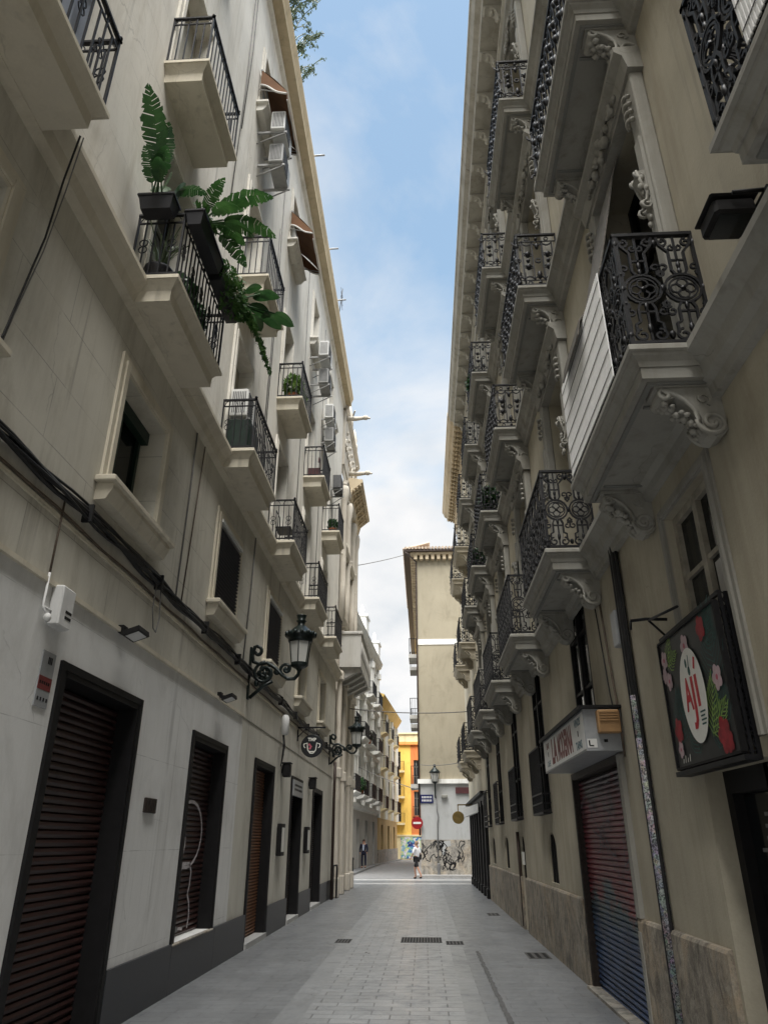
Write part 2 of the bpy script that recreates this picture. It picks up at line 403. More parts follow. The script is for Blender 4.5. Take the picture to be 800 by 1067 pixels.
def textmesh(mb, txt, size, fn, bold=.0, align='CENTER', sx=1.):
    cu = bpy.data.curves.new('lettering', 'FONT'); cu.body = txt; cu.size = size; cu.align_x = align; cu.align_y = 'CENTER'; cu.offset = bold
    cu.resolution_u = 3
    o = bpy.data.objects.new('lettering', cu); COL.objects.link(o)
    dg = bpy.context.evaluated_depsgraph_get(); me = bpy.data.meshes.new_from_object(o.evaluated_get(dg))
    b = mb.pts([fn(v.co.x * sx, v.co.y) for v in me.vertices])
    for p in me.polygons: mb.face([b + i for i in p.vertices])
    bpy.data.objects.remove(o); bpy.data.meshes.remove(me); bpy.data.curves.remove(cu)

def arc(c, r, a0, a1, n=8): return [(c[0] + r * math.cos(R(a0 + (a1 - a0) * i / n)), c[1] + r * math.sin(R(a0 + (a1 - a0) * i / n))) for i in range(n + 1)]
def spiral(c, r0, r1, a0, a1, n=14): return [(c[0] + (r0 + (r1 - r0) * i / n) * math.cos(R(a0 + (a1 - a0) * i / n)), c[1] + (r0 + (r1 - r0) * i / n) * math.sin(R(a0 + (a1 - a0) * i / n))) for i in range(n + 1)]

# ------------------------------------------------------------------ balcony prototypes
def panel_lyre(mb, place3, u0, u1, h, r=.0135):
    """a run of wrought-iron lyre modules with a ringed rosette at mid height"""
    def tb(ps, rr=r, n=4): mb.tube([place3(u, z) for u, z in ps], rr, n, False)
    n = max(1, round((u1 - u0) / .26)); m = (u1 - u0) / n
    for i in range(n):
        c = u0 + (i + .5) * m; k = m / .26; z0 = h * .50
        ro = .118 * k
        for rr, q in ((ro, r), (ro * .78, r * .7)): tb(arc((c, z0), rr, 0, 360, 18), q)
        for a in range(0, 360, 90):
            tb(arc((c + .045 * k * math.cos(R(a)), z0 + .045 * k * math.sin(R(a))), .036 * k, 0, 360, 8), r * .62)
        mb.tube([place3(c, z0 - .012), place3(c, z0 + .012)], .02, 6)
        for s in (-1, 1):
            tb([(c + s * .115 * k, h - .02), (c + s * .10 * k, h - .10)] + [(c + s * .05 * k, h - .17), (c + s * .05 * k, z0 + ro + .04), (c + s * .03 * k, z0 + ro)])
            tb([(c + s * .035 * k, z0 - ro), (c + s * .055 * k, z0 - ro - .05), (c + s * .055 * k, .22), (c + s * .085 * k, .20), (c + s * .085 * k, .12)] + [(c + s * (.085 * k + .0), .12)])
            tb([(x, z) for x, z in spiral((c + s * .055 * k, .10), .055, .015, 90 if s > 0 else 90, 90 - s * 400, 14)], r * .85)
            tb(spiral((c + s * .082 * k, h - .075), .042, .012, 90, 90 + s * 420, 12), r * .85)
            tb(spiral((c + s * .12 * k, z0 + .14), .03, .01, -90, -90 + s * 380, 9), r * .75)
            tb(spiral((c + s * .12 * k, z0 - .14), .03, .01, 90, 90 - s * 380, 9), r * .75)
        tb([(c - .05 * k, h - .25), (c + .05 * k, h - .25)], r * .8); tb([(c - .055 * k, .31), (c + .055 * k, .31)], r * .8)
        for zz, sz in ((h - .30, .026), (z0 + ro + .03, .024), (z0 - ro - .03, .026), (.16, .03)):
            mb.blob(place3(c, zz), sz * .7, sz * .7, sz * 1.5, 5)
        for sg in (-1, 1):
            tb(spiral((c + sg * .10 * k, z0 + .20), .045, .012, -90, -90 + sg * 400, 10), r * .8); tb(spiral((c + sg * .10 * k, z0 - .21), .045, .012, 90, 90 - sg * 400, 10), r * .8)
            tb(spiral((c + sg * .022, h - .13), .03, .01, 90, 90 - sg * 380, 8), r * .7)
        tb([(c, h - .02), (c, z0 + ro)], r * .8); tb([(c, z0 - ro), (c, .04)], r * .8)
        for uu in (u0 + i * m, u0 + (i + 1) * m):
            for zz in (.10, h - .08, z0): mb.blob(place3(uu, zz), .026, .026, .035, 5)
def panel_palm(mb, place3, u0, u1, h, r=.0125):
    """upright bars with leafy palmettes and rings between them"""
    def tb(ps, rr=r, n=4): mb.tube([place3(u, z) for u, z in ps], rr, n, False)
    n = max(1, round((u1 - u0) / .24)); m = (u1 - u0) / n
    for i in range(n):
        c = u0 + (i + .5) * m
        for s in (-.25, .25): tb([(c + s * m, .12), (c + s * m, h - .12)])
        for zz, q in ((h * .62, 1), (h * .5, .7), (h * .38, 1)):
            mb.blob(place3(c, zz), .045 * q, .045 * q, .05 * q, 5)
            if q == 1:
                for s in (-1, 1): tb(spiral((c + s * .04, zz), .035, .012, 0, s * 360, 8), r * .8)
        tb(arc((c + .5 * m, h * .5), .038, 0, 360, 10), r * 1.1)
        mb.blob(place3(c + .5 * m, h * .22), .04, .04, .075, 5); mb.blob(place3(c + .5 * m, h * .78), .035, .035, .06, 5)
        for b, sg in ((.12, 1), (h - .12, -1)):
            tb(arc((c, b), .25 * m, 0, 180 * sg, 7)); tb(arc((c + .5 * m, b), .25 * m, 0, 180 * sg, 7))
            tb(arc((c, b - sg * .05), .03, 0, 360, 8), r * .8); mb.blob(place3(c + .5 * m, b - sg * .05), .03, .03, .03, 5)
        tb([(c - m / 2, .12), (c + m / 2, .12)], r * .8); tb([(c - m / 2, h - .12), (c + m / 2, h - .12)], r * .8)
def rail_frame(mb, d, hw, h, r=.016, lower=.035):
    pts = [(0, -hw), (d, -hw), (d, hw), (0, hw)]
    for a, b in zip(pts, pts[1:]):
        x0, x1 = sorted((a[0], b[0])); y0, y1 = sorted((a[1], b[1]))
        mb.box(x0 - .02, x1 + .02, y0 - .02, y1 + .02, h - .028, h)
        mb.box(x0 - r, x1 + r, y0 - r, y1 + r, lower - .012, lower + .012)
    for y in (-hw, hw):
        mb.box(d - r, d + r, y - r, y + r, 0, h + .0); mb.box(0, .02, y - r, y + r, 0, h)
def tiers(mb, lv):
    mb.loft([[(0, -hw, z), (d, -hw, z), (d, hw, z), (0, hw, z)] for z, d, hw in lv])
def console(mb, y, d, h, wd=.22):
    """scroll bracket under a balcony: big lower volute at the wall, small one at the tip"""
    out = [(0, 0), (d, 0)] + [(d - .045 + .05 * math.cos(R(a)), -.055 + .05 * math.sin(R(a))) for a in (60, 20, -20, -60, -100, -140)]
    out += [(d * .74, -.075), (d * .58, -.13), (d * .46, -.21), (d * .40, -.29)]
    out += [(d * .20 + .085 * math.cos(R(a)), -h + .10 + .10 * math.sin(R(a))) for a in (20, -15, -50, -90, -130)] + [(0, -h + .06)]
    mb.prism(out, y - wd / 2, y + wd / 2)
    for sy in (-1, 1):
        yy = y + sy * (wd / 2 + .004)
        s = spiral((d - .045, -.055), .012, .05, 200, 90 + 360 - 360, 8)
        c2 = (.095, -h + .115)
        path = spiral((d - .05, -.058), .010, .046, -300, 60, 12) + [(d * .74, -.055), (d * .60, -.105), (d * .47, -.185), (d * .42, -.27)] + spiral(c2, .105, .018, 10, -560, 24)
        mb.tube([(x, yy, z) for x, z in path], .018, 5)
        mb.tube([(x, yy, z) for x, z in spiral((d * .30, -.10), .055, .012, 240, -160, 10)], .014, 4)
    for i in range(9):
        t = i / 8; x = d * (.88 - .52 * t); z = -.10 - .22 * t ** 1.2
        for k in (-1, 0, 1):
            rr = rnd.uniform(.014, .034); mb.blob((x + .01, y + k * wd * .28 + rnd.uniform(-.025, .025), z + rnd.uniform(-.02, .02)), rr * 1.3, rr, rr, 5)
    mb.box(0, d + .02, y - wd / 2 - .02, y + wd / 2 + .02, -.0, .03)

def make_balcony_right(kind, mat, soff, big=True):
    hw, d = 1.09, .63
    s = MB()
    tiers(s, [(-.06, d - .02, hw - .02), (-.05, d, hw), (-.012, d, hw), (0, d - .012, hw - .012)])
    tiers(s, [(-.15, d - .075, hw - .075), (-.11, d - .065, hw - .065), (-.08, d - .03, hw - .03), (-.061, d - .025, hw - .025)])
    tiers(s, [(-.24, d - .085, hw - .085), (-.151, d - .085, hw - .085)])
    o = s.build('balcony', mat); PROTO.append(o)
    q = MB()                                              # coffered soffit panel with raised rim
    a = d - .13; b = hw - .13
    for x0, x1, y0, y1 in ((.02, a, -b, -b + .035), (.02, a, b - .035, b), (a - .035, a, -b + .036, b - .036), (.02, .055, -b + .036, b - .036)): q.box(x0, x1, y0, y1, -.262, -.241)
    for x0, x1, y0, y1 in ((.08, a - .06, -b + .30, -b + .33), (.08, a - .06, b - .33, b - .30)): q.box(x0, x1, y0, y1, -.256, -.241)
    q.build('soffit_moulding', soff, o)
    r = MB(); h = 1.06 if kind == 1 else 1.0
    rail_frame(r, d - .05, hw - .05, h)
    pf = panel_lyre if kind == 1 else panel_palm
    D = d - .05; W = hw - .05
    pf(r, lambda u, z: (D, u, z), -W, W, h - .02); 
    for sy in (-1, 1): pf(r, lambda u, z: (u, sy * W, z), .0, D, h - .02)
    r.build('railing', 'iron', o)
    for sy in (-1, 1):
        c = MB(); console(c, sy * (hw - .25), .43, .40, .16)
        for v in range(len(c.v)): c.v[v] = (c.v[v][0], c.v[v][1], c.v[v][2] - .272)
        c.build('console', mat, o)
    return o
def make_balcony_left(hw, mat, ornate):
    d = .60; s = MB()
    tiers(s, [(-.055, d, hw), (-.008, d, hw), (0, d - .008, hw - .008)])
    tiers(s, [(-.30, d - .10, hw - .10), (-.16, d - .095, hw - .095), (-.10, d - .06, hw - .06), (-.056, d - .02, hw - .02)])
    o = s.build('balcony', mat); PROTO.append(o)
    r = MB(); h = .96; D = d - .05; W = hw - .05
    rail_frame(r, D, W, h, .012, .05)
    segs = [((D, -W), (D, W)), ((0, -W), (D, -W)), ((0, W), (D, W))]
    for a, b in segs:
        L = math.hypot(b[0] - a[0], b[1] - a[1]); n = max(2, round(L / .115))
        f = lambda t: (a[0] + (b[0] - a[0]) * t, a[1] + (b[1] - a[1]) * t)
        p, q = f(0), f(1); x0, x1 = sorted((p[0], q[0])); y0, y1 = sorted((p[1], q[1]))
        r.box(x0 - .008, x1 + .008, y0 - .008, y1 + .008, h - .145, h - .125)
        for i in range(1, n):
            x, y = f(i / n); r.box(x - .008, x + .008, y - .008, y + .008, .05, h - .02 if i % 2 else h - .13)
            if ornate and i % 3 == 1:
                for zz in (.42, .52):
                    r.tube([(x + (b[0] - a[0]) / L * cx, y + (b[1] - a[1]) / L * cx, zz + cz) for cx, cz in arc((0, 0), .05, 0, 360, 10)], .007, 4, False)
        m = max(1, n // 2)
        for i in range(m):
            c = (i + .5) / m; x, y = f(c); k = L / m * .5
            r.tube([(x + (b[0] - a[0]) / L * cx, y + (b[1] - a[1]) / L * cx, h - .13 + cz) for cx, cz in arc((0, 0), k * .8, 0, 180, 7) if cz < .11], .006, 4, False)
    for y in (-W, W): r.lathe([(.0, 0), (.022, .012), (.026, .03), (.016, .05), (.0, .058)], (D, y, h), 8)
    r.build('railing', 'iron', o)
    return o

# ------------------------------------------------------------------ windows
def window(parent, F, yc, hw, z0, z1, dep, style, sur=.15, smat='trimL', proud=.035, sill=0, silld=.22):
    s = MB(F)
    if sur:
        for k, (a, pr) in enumerate(((sur, proud), (sur * .55, proud + .02))):
            s.box(.0, pr, yc - hw - a, yc - hw - (.0 if k == 0 else .012), z0, z1 + a); s.box(.0, pr, yc + hw + (.0 if k == 0 else .012), yc + hw + a, z0, z1 + a)
            s.box(.0, pr - .002, yc - hw, yc + hw, z1 + (.0 if k == 0 else .012), z1 + a - .001)
    if sill:
        s.bev(.002, silld, yc - hw - .27, yc + hw + .27, z0 - .07, z0 - .001, .012); s.prism([(.002, z0 - .25), (silld * .55, z0 - .24), (silld - .04, z0 - .12), (silld - .04, z0 - .071), (.002, z0 - .071)], yc - hw - .20, yc + hw + .20)
    if not s.f: s.box(-dep, -dep + .03, yc - hw, yc + hw, z0, z0 + .03)
    o = s.build('window', smat, parent)
    b = -dep
    def frame(mat, t=.06, mull=True, trans=None):
        f = MB(F)
        for y in (yc - hw, yc + hw - t): f.box(b + .01, b + .06, y, y + t, z0, z1)
        f.box(b + .01, b + .06, yc - hw + t, yc + hw - t, z1 - t, z1); f.box(b + .01, b + .06, yc - hw + t, yc + hw - t, z0, z0 + t)
        if mull: f.box(b + .012, b + .065, yc - .04, yc + .04, z0 + t, z1 - t)
        if trans:
            for zz in trans: f.box(b + .011, b + .05, yc - hw + t, yc - .04, zz - .02, zz + .02); f.box(b + .011, b + .05, yc + .04, yc + hw - t, zz - .02, zz + .02)
        f.build('frame', mat, o)
    g = MB(F); g.quad([(b + .02, yc - hw, z0), (b + .02, yc + hw, z0), (b + .02, yc + hw, z1), (b + .02, yc - hw, z1)])
    if style == 'chain':
        g.build('pane', 'glass', o); c = MB(F); n = int((z1 - z0 - .08) / .062)
        for i in range(n):
            z = z0 + i * .062; c.prism([(-.03, z), (.0, z + .004), (.045, z + .016), (.05, z + .026), (-.03, z + .058)], yc - hw, yc + hw)
        c.build('blind', 'chain', o)
        v = MB(F); v.box(-.03, .075, yc - hw - .02, yc + hw + .02, z1 - .06, z1 - .003); v.build('valance', 'whiteframe', o)
    elif style.startswith('blind'):
        g.build('pane', 'glass', o); frame('whiteframe'); part = 1. if style == 'blindfull' else .55
        c = MB(F); zt = z1 - .02; n = int((z1 - z0) * part / .05)
        for i in range(n):
            z = zt - (i + 1) * .05; c.prism([(b + .07, z), (b + .085, z + .005), (b + .085, z + .045), (b + .07, z + .048)], yc - hw + .01, yc + hw - .01)
        c.build('blind', 'blindcream' if hash3(yc, z0) > .5 else 'blind', o)
    elif style == 'green':
        g.build('pane', 'glass', o); frame('greenwood', .07)
        c = MB(F); c.box(b + .07, b + .11, yc - hw + .01, yc - .02, z0 + .02, z1 - .18)
        for i in range(2): c.box(b + .111, b + .125, yc - hw + .09, yc - .10, z0 + .1 + i * .55, z0 + .55 + i * .55)
        c.box(b + .07, b + .16, yc - hw + .01, yc + hw - .01, z1 - .17, z1 - .01)
        c.build('shutter', 'greenwood', o)
    elif style == 'wood':
        g.build('pane', 'glass', o); frame('woodframe', .07, True, [z1 - .55])
        c = MB(F); c.box(b + .03, b + .035, yc - .28, yc - .1, z1 - .95, z1 - .62); c.build('paper_notice', 'curtain', o)
    else:
        g.build('pane', 'glass', o); frame({'g': 'greyframe', 'w': 'whiteframe', 'b': 'blackframe'}[style[0]], .06, True, [z0 + (z1 - z0) * .32, z0 + (z1 - z0) * .72])
        if style.endswith('c'):
            c = MB(F); n = 9
            for sd in (-1, 1):
                ys = [yc + sd * (hw - .06 - .34 * i / n) for i in range(n + 1)]; pr = [(b + .026 + (.01 if i % 2 else 0), y) for i, y in enumerate(ys)]
                for i in range(n): c.quad([(pr[i][0], pr[i][1], z0 + .07), (pr[i + 1][0], pr[i + 1][1], z0 + .07), (pr[i + 1][0], pr[i + 1][1], z1 - .07), (pr[i][0], pr[i][1], z1 - .07)])
            c.build('curtain', 'curtain', o, False)
    return o
def hash3(a, b): return (math.sin(a * 12.9898 + b * 78.233) * 43758.5453) % 1

def shutter_door(parent, F, ya, yb, z0, z1, dep, mat, pitch=.085, frame=.09, liner='liner', fmat='blackframe', slat=True):
    f = MB(F)
    for y0, y1 in ((ya, ya + frame), (yb - frame, yb)): f.box(-dep + .02, .02, y0, y1, z0, z1)
    f.box(-dep + .02, .022, ya + frame, yb - frame, z1 - frame, z1)
    f.box(-dep - .05, -dep, ya, yb, z0, z1)
    for y in (ya, yb): f.box(.0, .03, y - .035, y + .035, z0, z1 + .035)
    f.box(.0, .029, ya + .036, yb - .036, z1 - .035, z1 + .034)
    o = f.build('door', fmat, parent)
    s = MB(F); n = int((z1 - frame - z0) / pitch); b = -dep + .03
    for i in range(n):
        z = z0 + i * pitch
        s.prism([(b, z), (b + .022, z + .006), (b + .034, z + pitch * .45), (b + .022, z + pitch * .84), (b + .004, z + pitch * .92), (b, z + pitch)], ya + frame, yb - frame)
    s.build('roller_shutter', mat, o)
    return o

# ================================================================== SETTING: ground
def sheet(name, mat, pts, z):
    m = MB(); m.quad([(x, y, z) for x, y in pts]); return struct(m.build(name, mat))
g = MB(); g.quad([(-700, -700, -.03), (700, -700, -.03), (700, 1500, -.03), (-700, 1500, -.03)]); struct(g.build('ground', 'groundmat'))
def strip(name, mat, x0, x1, y0, y1, z): return sheet(name, mat, [(x0, y0), (x1, y0), (x1, y1), (x0, y1)], z)
strip('side_paving', 'slab', LX - .4, -1.63, -12, 35.2, 0)
strip('side_paving', 'slab', .62, RX + .4, -12, 35.2, 0)
strip('street_paving', 'pave', -1.35, .39, -12, 35.2, 0)
strip('paving_strip', 'strip', -1.63, -1.35, -12, 35.2, 0.0)
strip('paving_strip', 'strip', .39, .62, -12, 35.2, 0.0)
strip('crossing_band', 'band', -14, 14, 35.2, 36.4, 0)
strip('crossing_paving', 'slab', -14, 14, 36.4, 38.6, 0)
strip('crossing_band', 'band', -14, 14, 38.6, 39.9, 0)
strip('road', 'asphalt', -14, 14, 39.9, 90, -.004)
k = MB(); k.box(-14, -4.05, 41.6, 41.9, -.02, .11); struct(k.build('kerb', 'kerb'))
m = MB(); m.loft([[(-9, 41.9, z), (-4.05, 41.9, z), (-3.65, 66, z), (-2.4, 79.5, z), (-9, 79.5, z)] for z in (-.02, .11)]); struct(m.build('pavement', 'slab'))
m = MB(); m.loft([[(-.48, 41.3, z), (14, 41.3, z), (14, 42.3, z), (-.48, 42.3, z)] for z in (-.02, .12)]); struct(m.build('pavement', 'kerb'))
m = MB(); m.box(-.62, -.25, 42.3, 79, -.02, .10); struct(m.build('pavement', 'kerb'))

def cover(x0, x1, y0, y1, label, slots, name='drain_grate'):
    m = MB(); z = .006
    m.box(x0, x1, y0, y1, -.01, z); o = m.build(name, 'drain'); tag(o, label, 'drain')
    q = MB(); n = slots
    for i in range(n):
        a = x0 + (x1 - x0) * (i + .25) / n; q.box(a, a + (x1 - x0) / n * .5, y0 + .05, y1 - .05, z - .001, z + .002)
    q.build('slot', 'drainhole', o)
    return o
cover(-1.72, -1.44, 15.2, 15.75, 'small iron drain grate at the left edge of the central pavers', 5)
cover(-.50, .27, 15.3, 16.1, 'wide rectangular iron manhole cover in the middle of the street', 14, 'manhole_cover')
cover(.34, .66, 15.05, 15.55, 'small dark drain grate just right of the wide manhole cover', 5)
cover(1.62, 1.98, 13.4, 14.1, 'nearest utility cover in the right hand paving by the wall', 3, 'utility_cover')
cover(1.55, 1.85, 20.7, 21.4, 'farther utility cover in the right hand paving by the wall', 3, 'utility_cover')
m = MB(); L_, Q_ = [], []
for i in range(110):
    y = 5.5 + i * .08; L_.append((.812 + rnd.uniform(-.012, .008), y, .006)); Q_.append((.862 + rnd.uniform(-.006, .018), y, .006))
b0 = m.pts(L_); b1 = m.pts(Q_)
for i in range(109): m.face((b0 + i, b1 + i, b1 + i + 1, b0 + i + 1))
tag(m.build('drain_channel', 'draincob'), 'narrow dark cobbled drain line running along the right paving', 'drain')

# ================================================================== LEFT BUILDING
A = thing('apartment_building', 'cream plastered apartment building on the left with plain balconies, shutters and an ochre eave', 'building', (-8, 8, 0))
BC = [-.75, 3.10, 6.86, 10.72, 14.57, 18.42, 22.3]     # balcony bays
EC = [-.9, 3.22, 7.01, 10.97, 14.90, 18.83, 22.9]      # window bays of the mezzanine
DOORS = [(2.15, 4.05, 0, 3.13, .34), (6.16, 8.08, 0, 3.13, .30), (10.13, 11.96, .54, 3.08, .30), (14.12, 15.95, 0, 3.12, .30), (18.2, 19.8, 0, 3.12, .34), (21.85, 23.75, 0, 3.1, .34)]
YE = 26.6
EH = [(c - .655, c + .655, 5.02, 6.43, .42) for c in EC]
AH = [(c - .56, c + .56, 7.5, 10.0, .34) for c in BC]
CC = [-1.2, 2.7, 6.66, 10.5, 14.25, 18.2, 22.3]
BB = [-1.2, 2.68, 6.58, 10.48, 14.38, 18.3, 22.2]
BH = [(c - .52, c + .52, 11.05, 13.55, .34) for c in BB]
CH = [(c - .50, c + .50, 15.85, 17.65, .30) for c in CC]
w = MB(FL); wall(w, -12, 12.9, -.05, 3.73, DOORS); w.build('wall', 'paintwhite', A)
w = MB(FL); wall(w, 12.9, YE, -.05, 3.73, DOORS, -.012); w.build('wall', 'creamlow', A)
w = MB(FL); wall(w, -12, YE, 3.73, 7.2, EH); w.build('wall', 'cream', A)
w = MB(FL); wall(w, -12, YE, 7.2, 19.35, AH + BH + CH)
w.quad([(-10, YE, -.05), (0, YE, -.05), (0, YE, 19.35), (-10, YE, 19.35)]); w.quad([(-10, -12, -.05), (0, -12, -.05), (0, -12, 19.35), (-10, -12, 19.35)])
w.quad([(-10, -12, -.05), (-10, YE, -.05), (-10, YE, 19.35), (-10, -12, 19.35)]); w.build('wall', 'upper', A)
w = MB(FL); w.box(.0, .035, -12, 12.9, 3.715, 3.76); w.box(.0, .02, -12, YE, 4.30, 4.34); w.build('ledge', 'trimL', A)
w = MB(FL)
ys = [-12] + [v for d in DOORS if d[2] == 0 for v in (d[0] - .04, d[1] + .04)] + [YE]
for a, b in zip(ys[::2], ys[1::2]):
    n = max(1, round((b - a) / 1.9)); w = MB(FL)
    for i in range(n): w.box(.0, .035, a + (b - a) * i / n + .004, a + (b - a) * (i + 1) / n - .004, -.05, .54)
    w.build('plinth', 'granite', A)
for d in DOORS[3:]: w = MB(FL); w.box(-.2, .06, d[0] + .02, d[1] - .02, -.02, .09); w.build('threshold', 'marble', A)
w = MB(FL); w.prism([(0, 7.12), (.10, 7.14), (.13, 7.26), (.20, 7.34), (.24, 7.36), (.24, 7.42), (0, 7.44)], -12, YE); w.build('string_course', 'trimL', A)
w = MB(FL); w.prism([(0, 19.2), (.08, 19.24), (.10, 19.34), (0, 19.34)], -12, YE); w.build('cornice_moulding', 'upper', A)
w = MB(FL); w.box(-10.2, .34, -12.2, YE + .1, 19.35, 19.5); w.prism([(-.3, 19.5), (.34, 19.5), (.42, 19.72), (.42, 19.80), (-.3, 19.9)], -12, YE + .1); w.build('eave', 'eave', A)
w = MB(FL)
for y in range(-10, 27, 4): w.box(-.2, .1, y, y + .5, 19.9, 20.25)
w.box(-10, -.3, -12, YE, 19.5, 20.0); w.build('parapet', 'upper', A)

DD = [.30, .26, .24, .22, .26, .26]
mats = ['shutbrown', 'shutbrown', 'shutbrown', 'shutrust', 'shutwood', 'shutwood']
for i, d in enumerate(DOORS):
    o = shutter_door(A, FL, d[0], d[1], d[2], d[3], DD[i], mats[i], .072 if i < 3 else .055)
    if i == 2:
        s = MB(FL); s.bev(.0, .045, d[0] - .02, d[1] + .02, .51, .541, .01); s.build('sill', 'dadogrey', o)
        wv = -.168
        def zz(ps): return [(wv, y, z) for y, z in ps]
        a = .35
        gd = .52
        for ps, wd_ in (([(10.32, 2.22), (10.50, 2.25)] + [(10.72 + .46 * math.cos(R(t)), 1.80 + .43 * math.sin(R(t))) for t in range(110, -100, -15)] + [(10.62, 1.38), (10.55, 1.32)], .038), ([(10.30, 1.86)] + [(10.38 + .24 * math.cos(R(t)), 1.66 + .22 * math.sin(R(t))) for t in range(80, -75, -20)] + [(10.40, 1.38)], .034), ([(10.45, 1.34), (10.62, 1.42), (10.84, 1.42), (10.93, 1.32), (10.92, 1.15), (10.88, 1.02), (10.96, .92), (11.0, .75), (10.98, .60)], .036), ([(10.30, 1.16), (10.46, 1.18), (10.53, 1.08), (10.52, .9), (10.46, .72), (10.46, .62)], .034), ([(10.42, .60), (10.7, .63), (10.82, .61)], .03)):
            gq = MB(FL); gq.ribbon([(wv, 10.42 + (y - 10.3) * 1.35, z) for y, z in ps], wd_ * 1.15, (1, 0, 0)); gq.build('graffiti', 'grafwhite', o, False)
        lk = MB(FL); lk.box(-.19, -.15, 10.75, 10.87, .60, .66); lk.build('lock', 'pipe', o)
    if i == 4:
        s = MB(FL); s.box(.0, .05, d[0] + .05, d[1] - .05, 2.72, 3.08); s.build('sign_board', 'signgrey', o)
        q = MB(FL)
        for r_ in range(2):
            for j in range(9):
                y0 = d[0] + .25 + j * .125; q.box(.05, .053, y0, y0 + .07 + .03 * hash3(j, r_), 2.94 - r_ * .1, 2.99 - r_ * .1)
        q.build('lettering', 'blackframe', o)

est = ['green', 'green', 'green', 'chain', 'chain', 'blindfull', 'blindfull']
for c, st in zip(EC, est): window(A, FL, c, .655, 5.02, 6.43, .36 if st == 'green' else .2, st, .17, 'trimL', .03, 1)
ast = ['g', 'wc', 'g', 'blind', 'g', 'blind', 'wc']
for i, c in enumerate(BC):
    window(A, FL, c, .56, 7.5, 10.0, .30, ast[i], .16, 'upper', .04)
    window(A, FL, BB[i], .52, 11.05, 13.55, .30, ['g', 'g', 'blind', 'wc', 'blind', 'g', 'g'][i], .16, 'upper', .04)
    window(A, FL, CC[i], .50, 15.85, 17.65, .26, ['g', 'g', 'g', 'blind', 'w', 'blind', 'w'][i], .14, 'upper', .035, 1, .26)
pA = make_balcony_left(.93, 'trimL', True); pB = make_balcony_left(.76, 'trimL', False)
for i, c in enumerate(BC):
    place(pA, A, (LX, c, 7.45)); place(pB, A, (LX, BB[i], 11.04))

# ================================================================== RIGHT BUILDING
Rb = thing('apartment_building', 'ornate olive beige building on the right with carved consoles and black wrought iron balconies', 'building', (7, 8, 0))
RC = [1.45, 5.18, 9.0, 12.83, 16.6, 20.35, 24.2]
ROW = [4.86, 8.90, 12.93]
RE = 26.3
TOPS = [8.0, 12.0, 15.9]
RH = [(c - .70, c + .70, z, t, .36) for c in RC for z, t in zip(ROW, TOPS)]
TALL = [(9.02, 10.15, 2.95, 4.72), (13.0, 14.15, 2.15, 4.72), (16.75, 17.85, 2.15, 4.72), (20.85, 21.95, 2.15, 4.72), (24.6, 25.65, 2.15, 4.72)]
ARCH = [(12.9, 13.72, 1.08, 1.84), (16.95, 17.6, 0, 1.82), (20.2, 21.15, 1.08, 1.82), (24.05, 25.1, 1.08, 1.82)]
GH = [(8.24, 10.87, 0, 2.53, .14), (4.45, 5.85, 0, 2.18, .3), (4.72, 5.72, 2.3, 4.22, .16), (.2, 1.9, 0, 2.6, .3), (.7, 1.7, 2.9, 4.6, .3)] + [(*t, .07) for t in TALL] + [(*t, .07) for t in ARCH]
w = MB(FR); wall(w, -12, RE, -.05, 18.2, RH + GH)
w.quad([(-10, RE, -.05), (0, RE, -.05), (0, RE, 18.2), (-10, RE, 18.2)]); w.quad([(-10, -12, -.05), (0, -12, -.05), (0, -12, 18.2), (-10, -12, 18.2)])
w.quad([(-10, -12, -.05), (-10, RE, -.05), (-10, RE, 18.2), (-10, -12, 18.2)])
for y0, y1, z0, z1 in ARCH:                                  # arch heads
    c = (y0 + y1) / 2; r_ = (y1 - y0) / 2; n = 8; hh = .26
    for sg in (-1, 1):
        pr = [(c + sg * r_, z1 - hh)] + [(c + sg * r_ * math.cos(R(a)), z1 - hh + hh * math.sin(R(a))) for a in range(15, 91, 15)] + [(c + sg * r_, z1)]
        w.prismx(pr, -.05, -.002)
w.build('wall', 'olive', Rb)
w = MB(FR); ds = [-12, .15, 1.95, 4.40, 5.90, 8.20, 10.91, 16.93, 17.62, 26.29]
for a, b in zip(ds[::2], ds[1::2]):
    w.prism([(0, -.05), (.045, -.05), (.045, .985), (.03, 1.01), (0, 1.015)], a, b)
w.build('stone_dado', 'dado', Rb)
for c in RC:
    pass
w = MB(FR)
for z in ROW:
    w.prism([(0, z - .36), (.06, z - .35), (.07, z - .28), (.12, z - .24), (.14, z - .14), (.20, z - .08), (.23, z - .065), (.23, z - .004), (0, z - .002)], -12, RE)
w.build('string_course', 'trimR', Rb)
w = MB(FR)
w.prism([(0, 17.15), (.05, 17.18), (.06, 17.45), (.14, 17.5), (.14, 17.62), (0, 17.64)], -12, RE)
w.prism([(-.1, 17.95), (.50, 17.95), (.52, 18.12), (.64, 18.2), (.70, 18.42), (.74, 18.46), (.74, 18.58), (-.1, 18.7)], -12, RE)
w.box(-10, -.1, -12, RE, 18.2, 18.6)
w.build('cornice', 'trimSkylit', Rb)
mod = MB()
mod.prism([(0, 0), (.42, 0), (.44, -.05), (.40, -.10), (.32, -.09), (.22, -.13), (.15, -.24), (.13, -.32), (.06, -.36), (0, -.30)], -.09, .09)
for sy in (-1, 1):
    mod.tube([(x, sy * .093, z) for x, z in spiral((.37, -.055), .01, .045, -300, 60, 8) + [(.25, -.08), (.17, -.17)] + spiral((.085, -.26), .08, .015, 20, -500, 14)], .016, 4)
mod.blob((.25, 0, -.14), .05, .07, .05, 6); mod.blob((.12, 0, -.36), .05, .06, .05, 6)
pm = mod.build('modillion', 'trimSkylit'); PROTO.append(pm)
y = .6
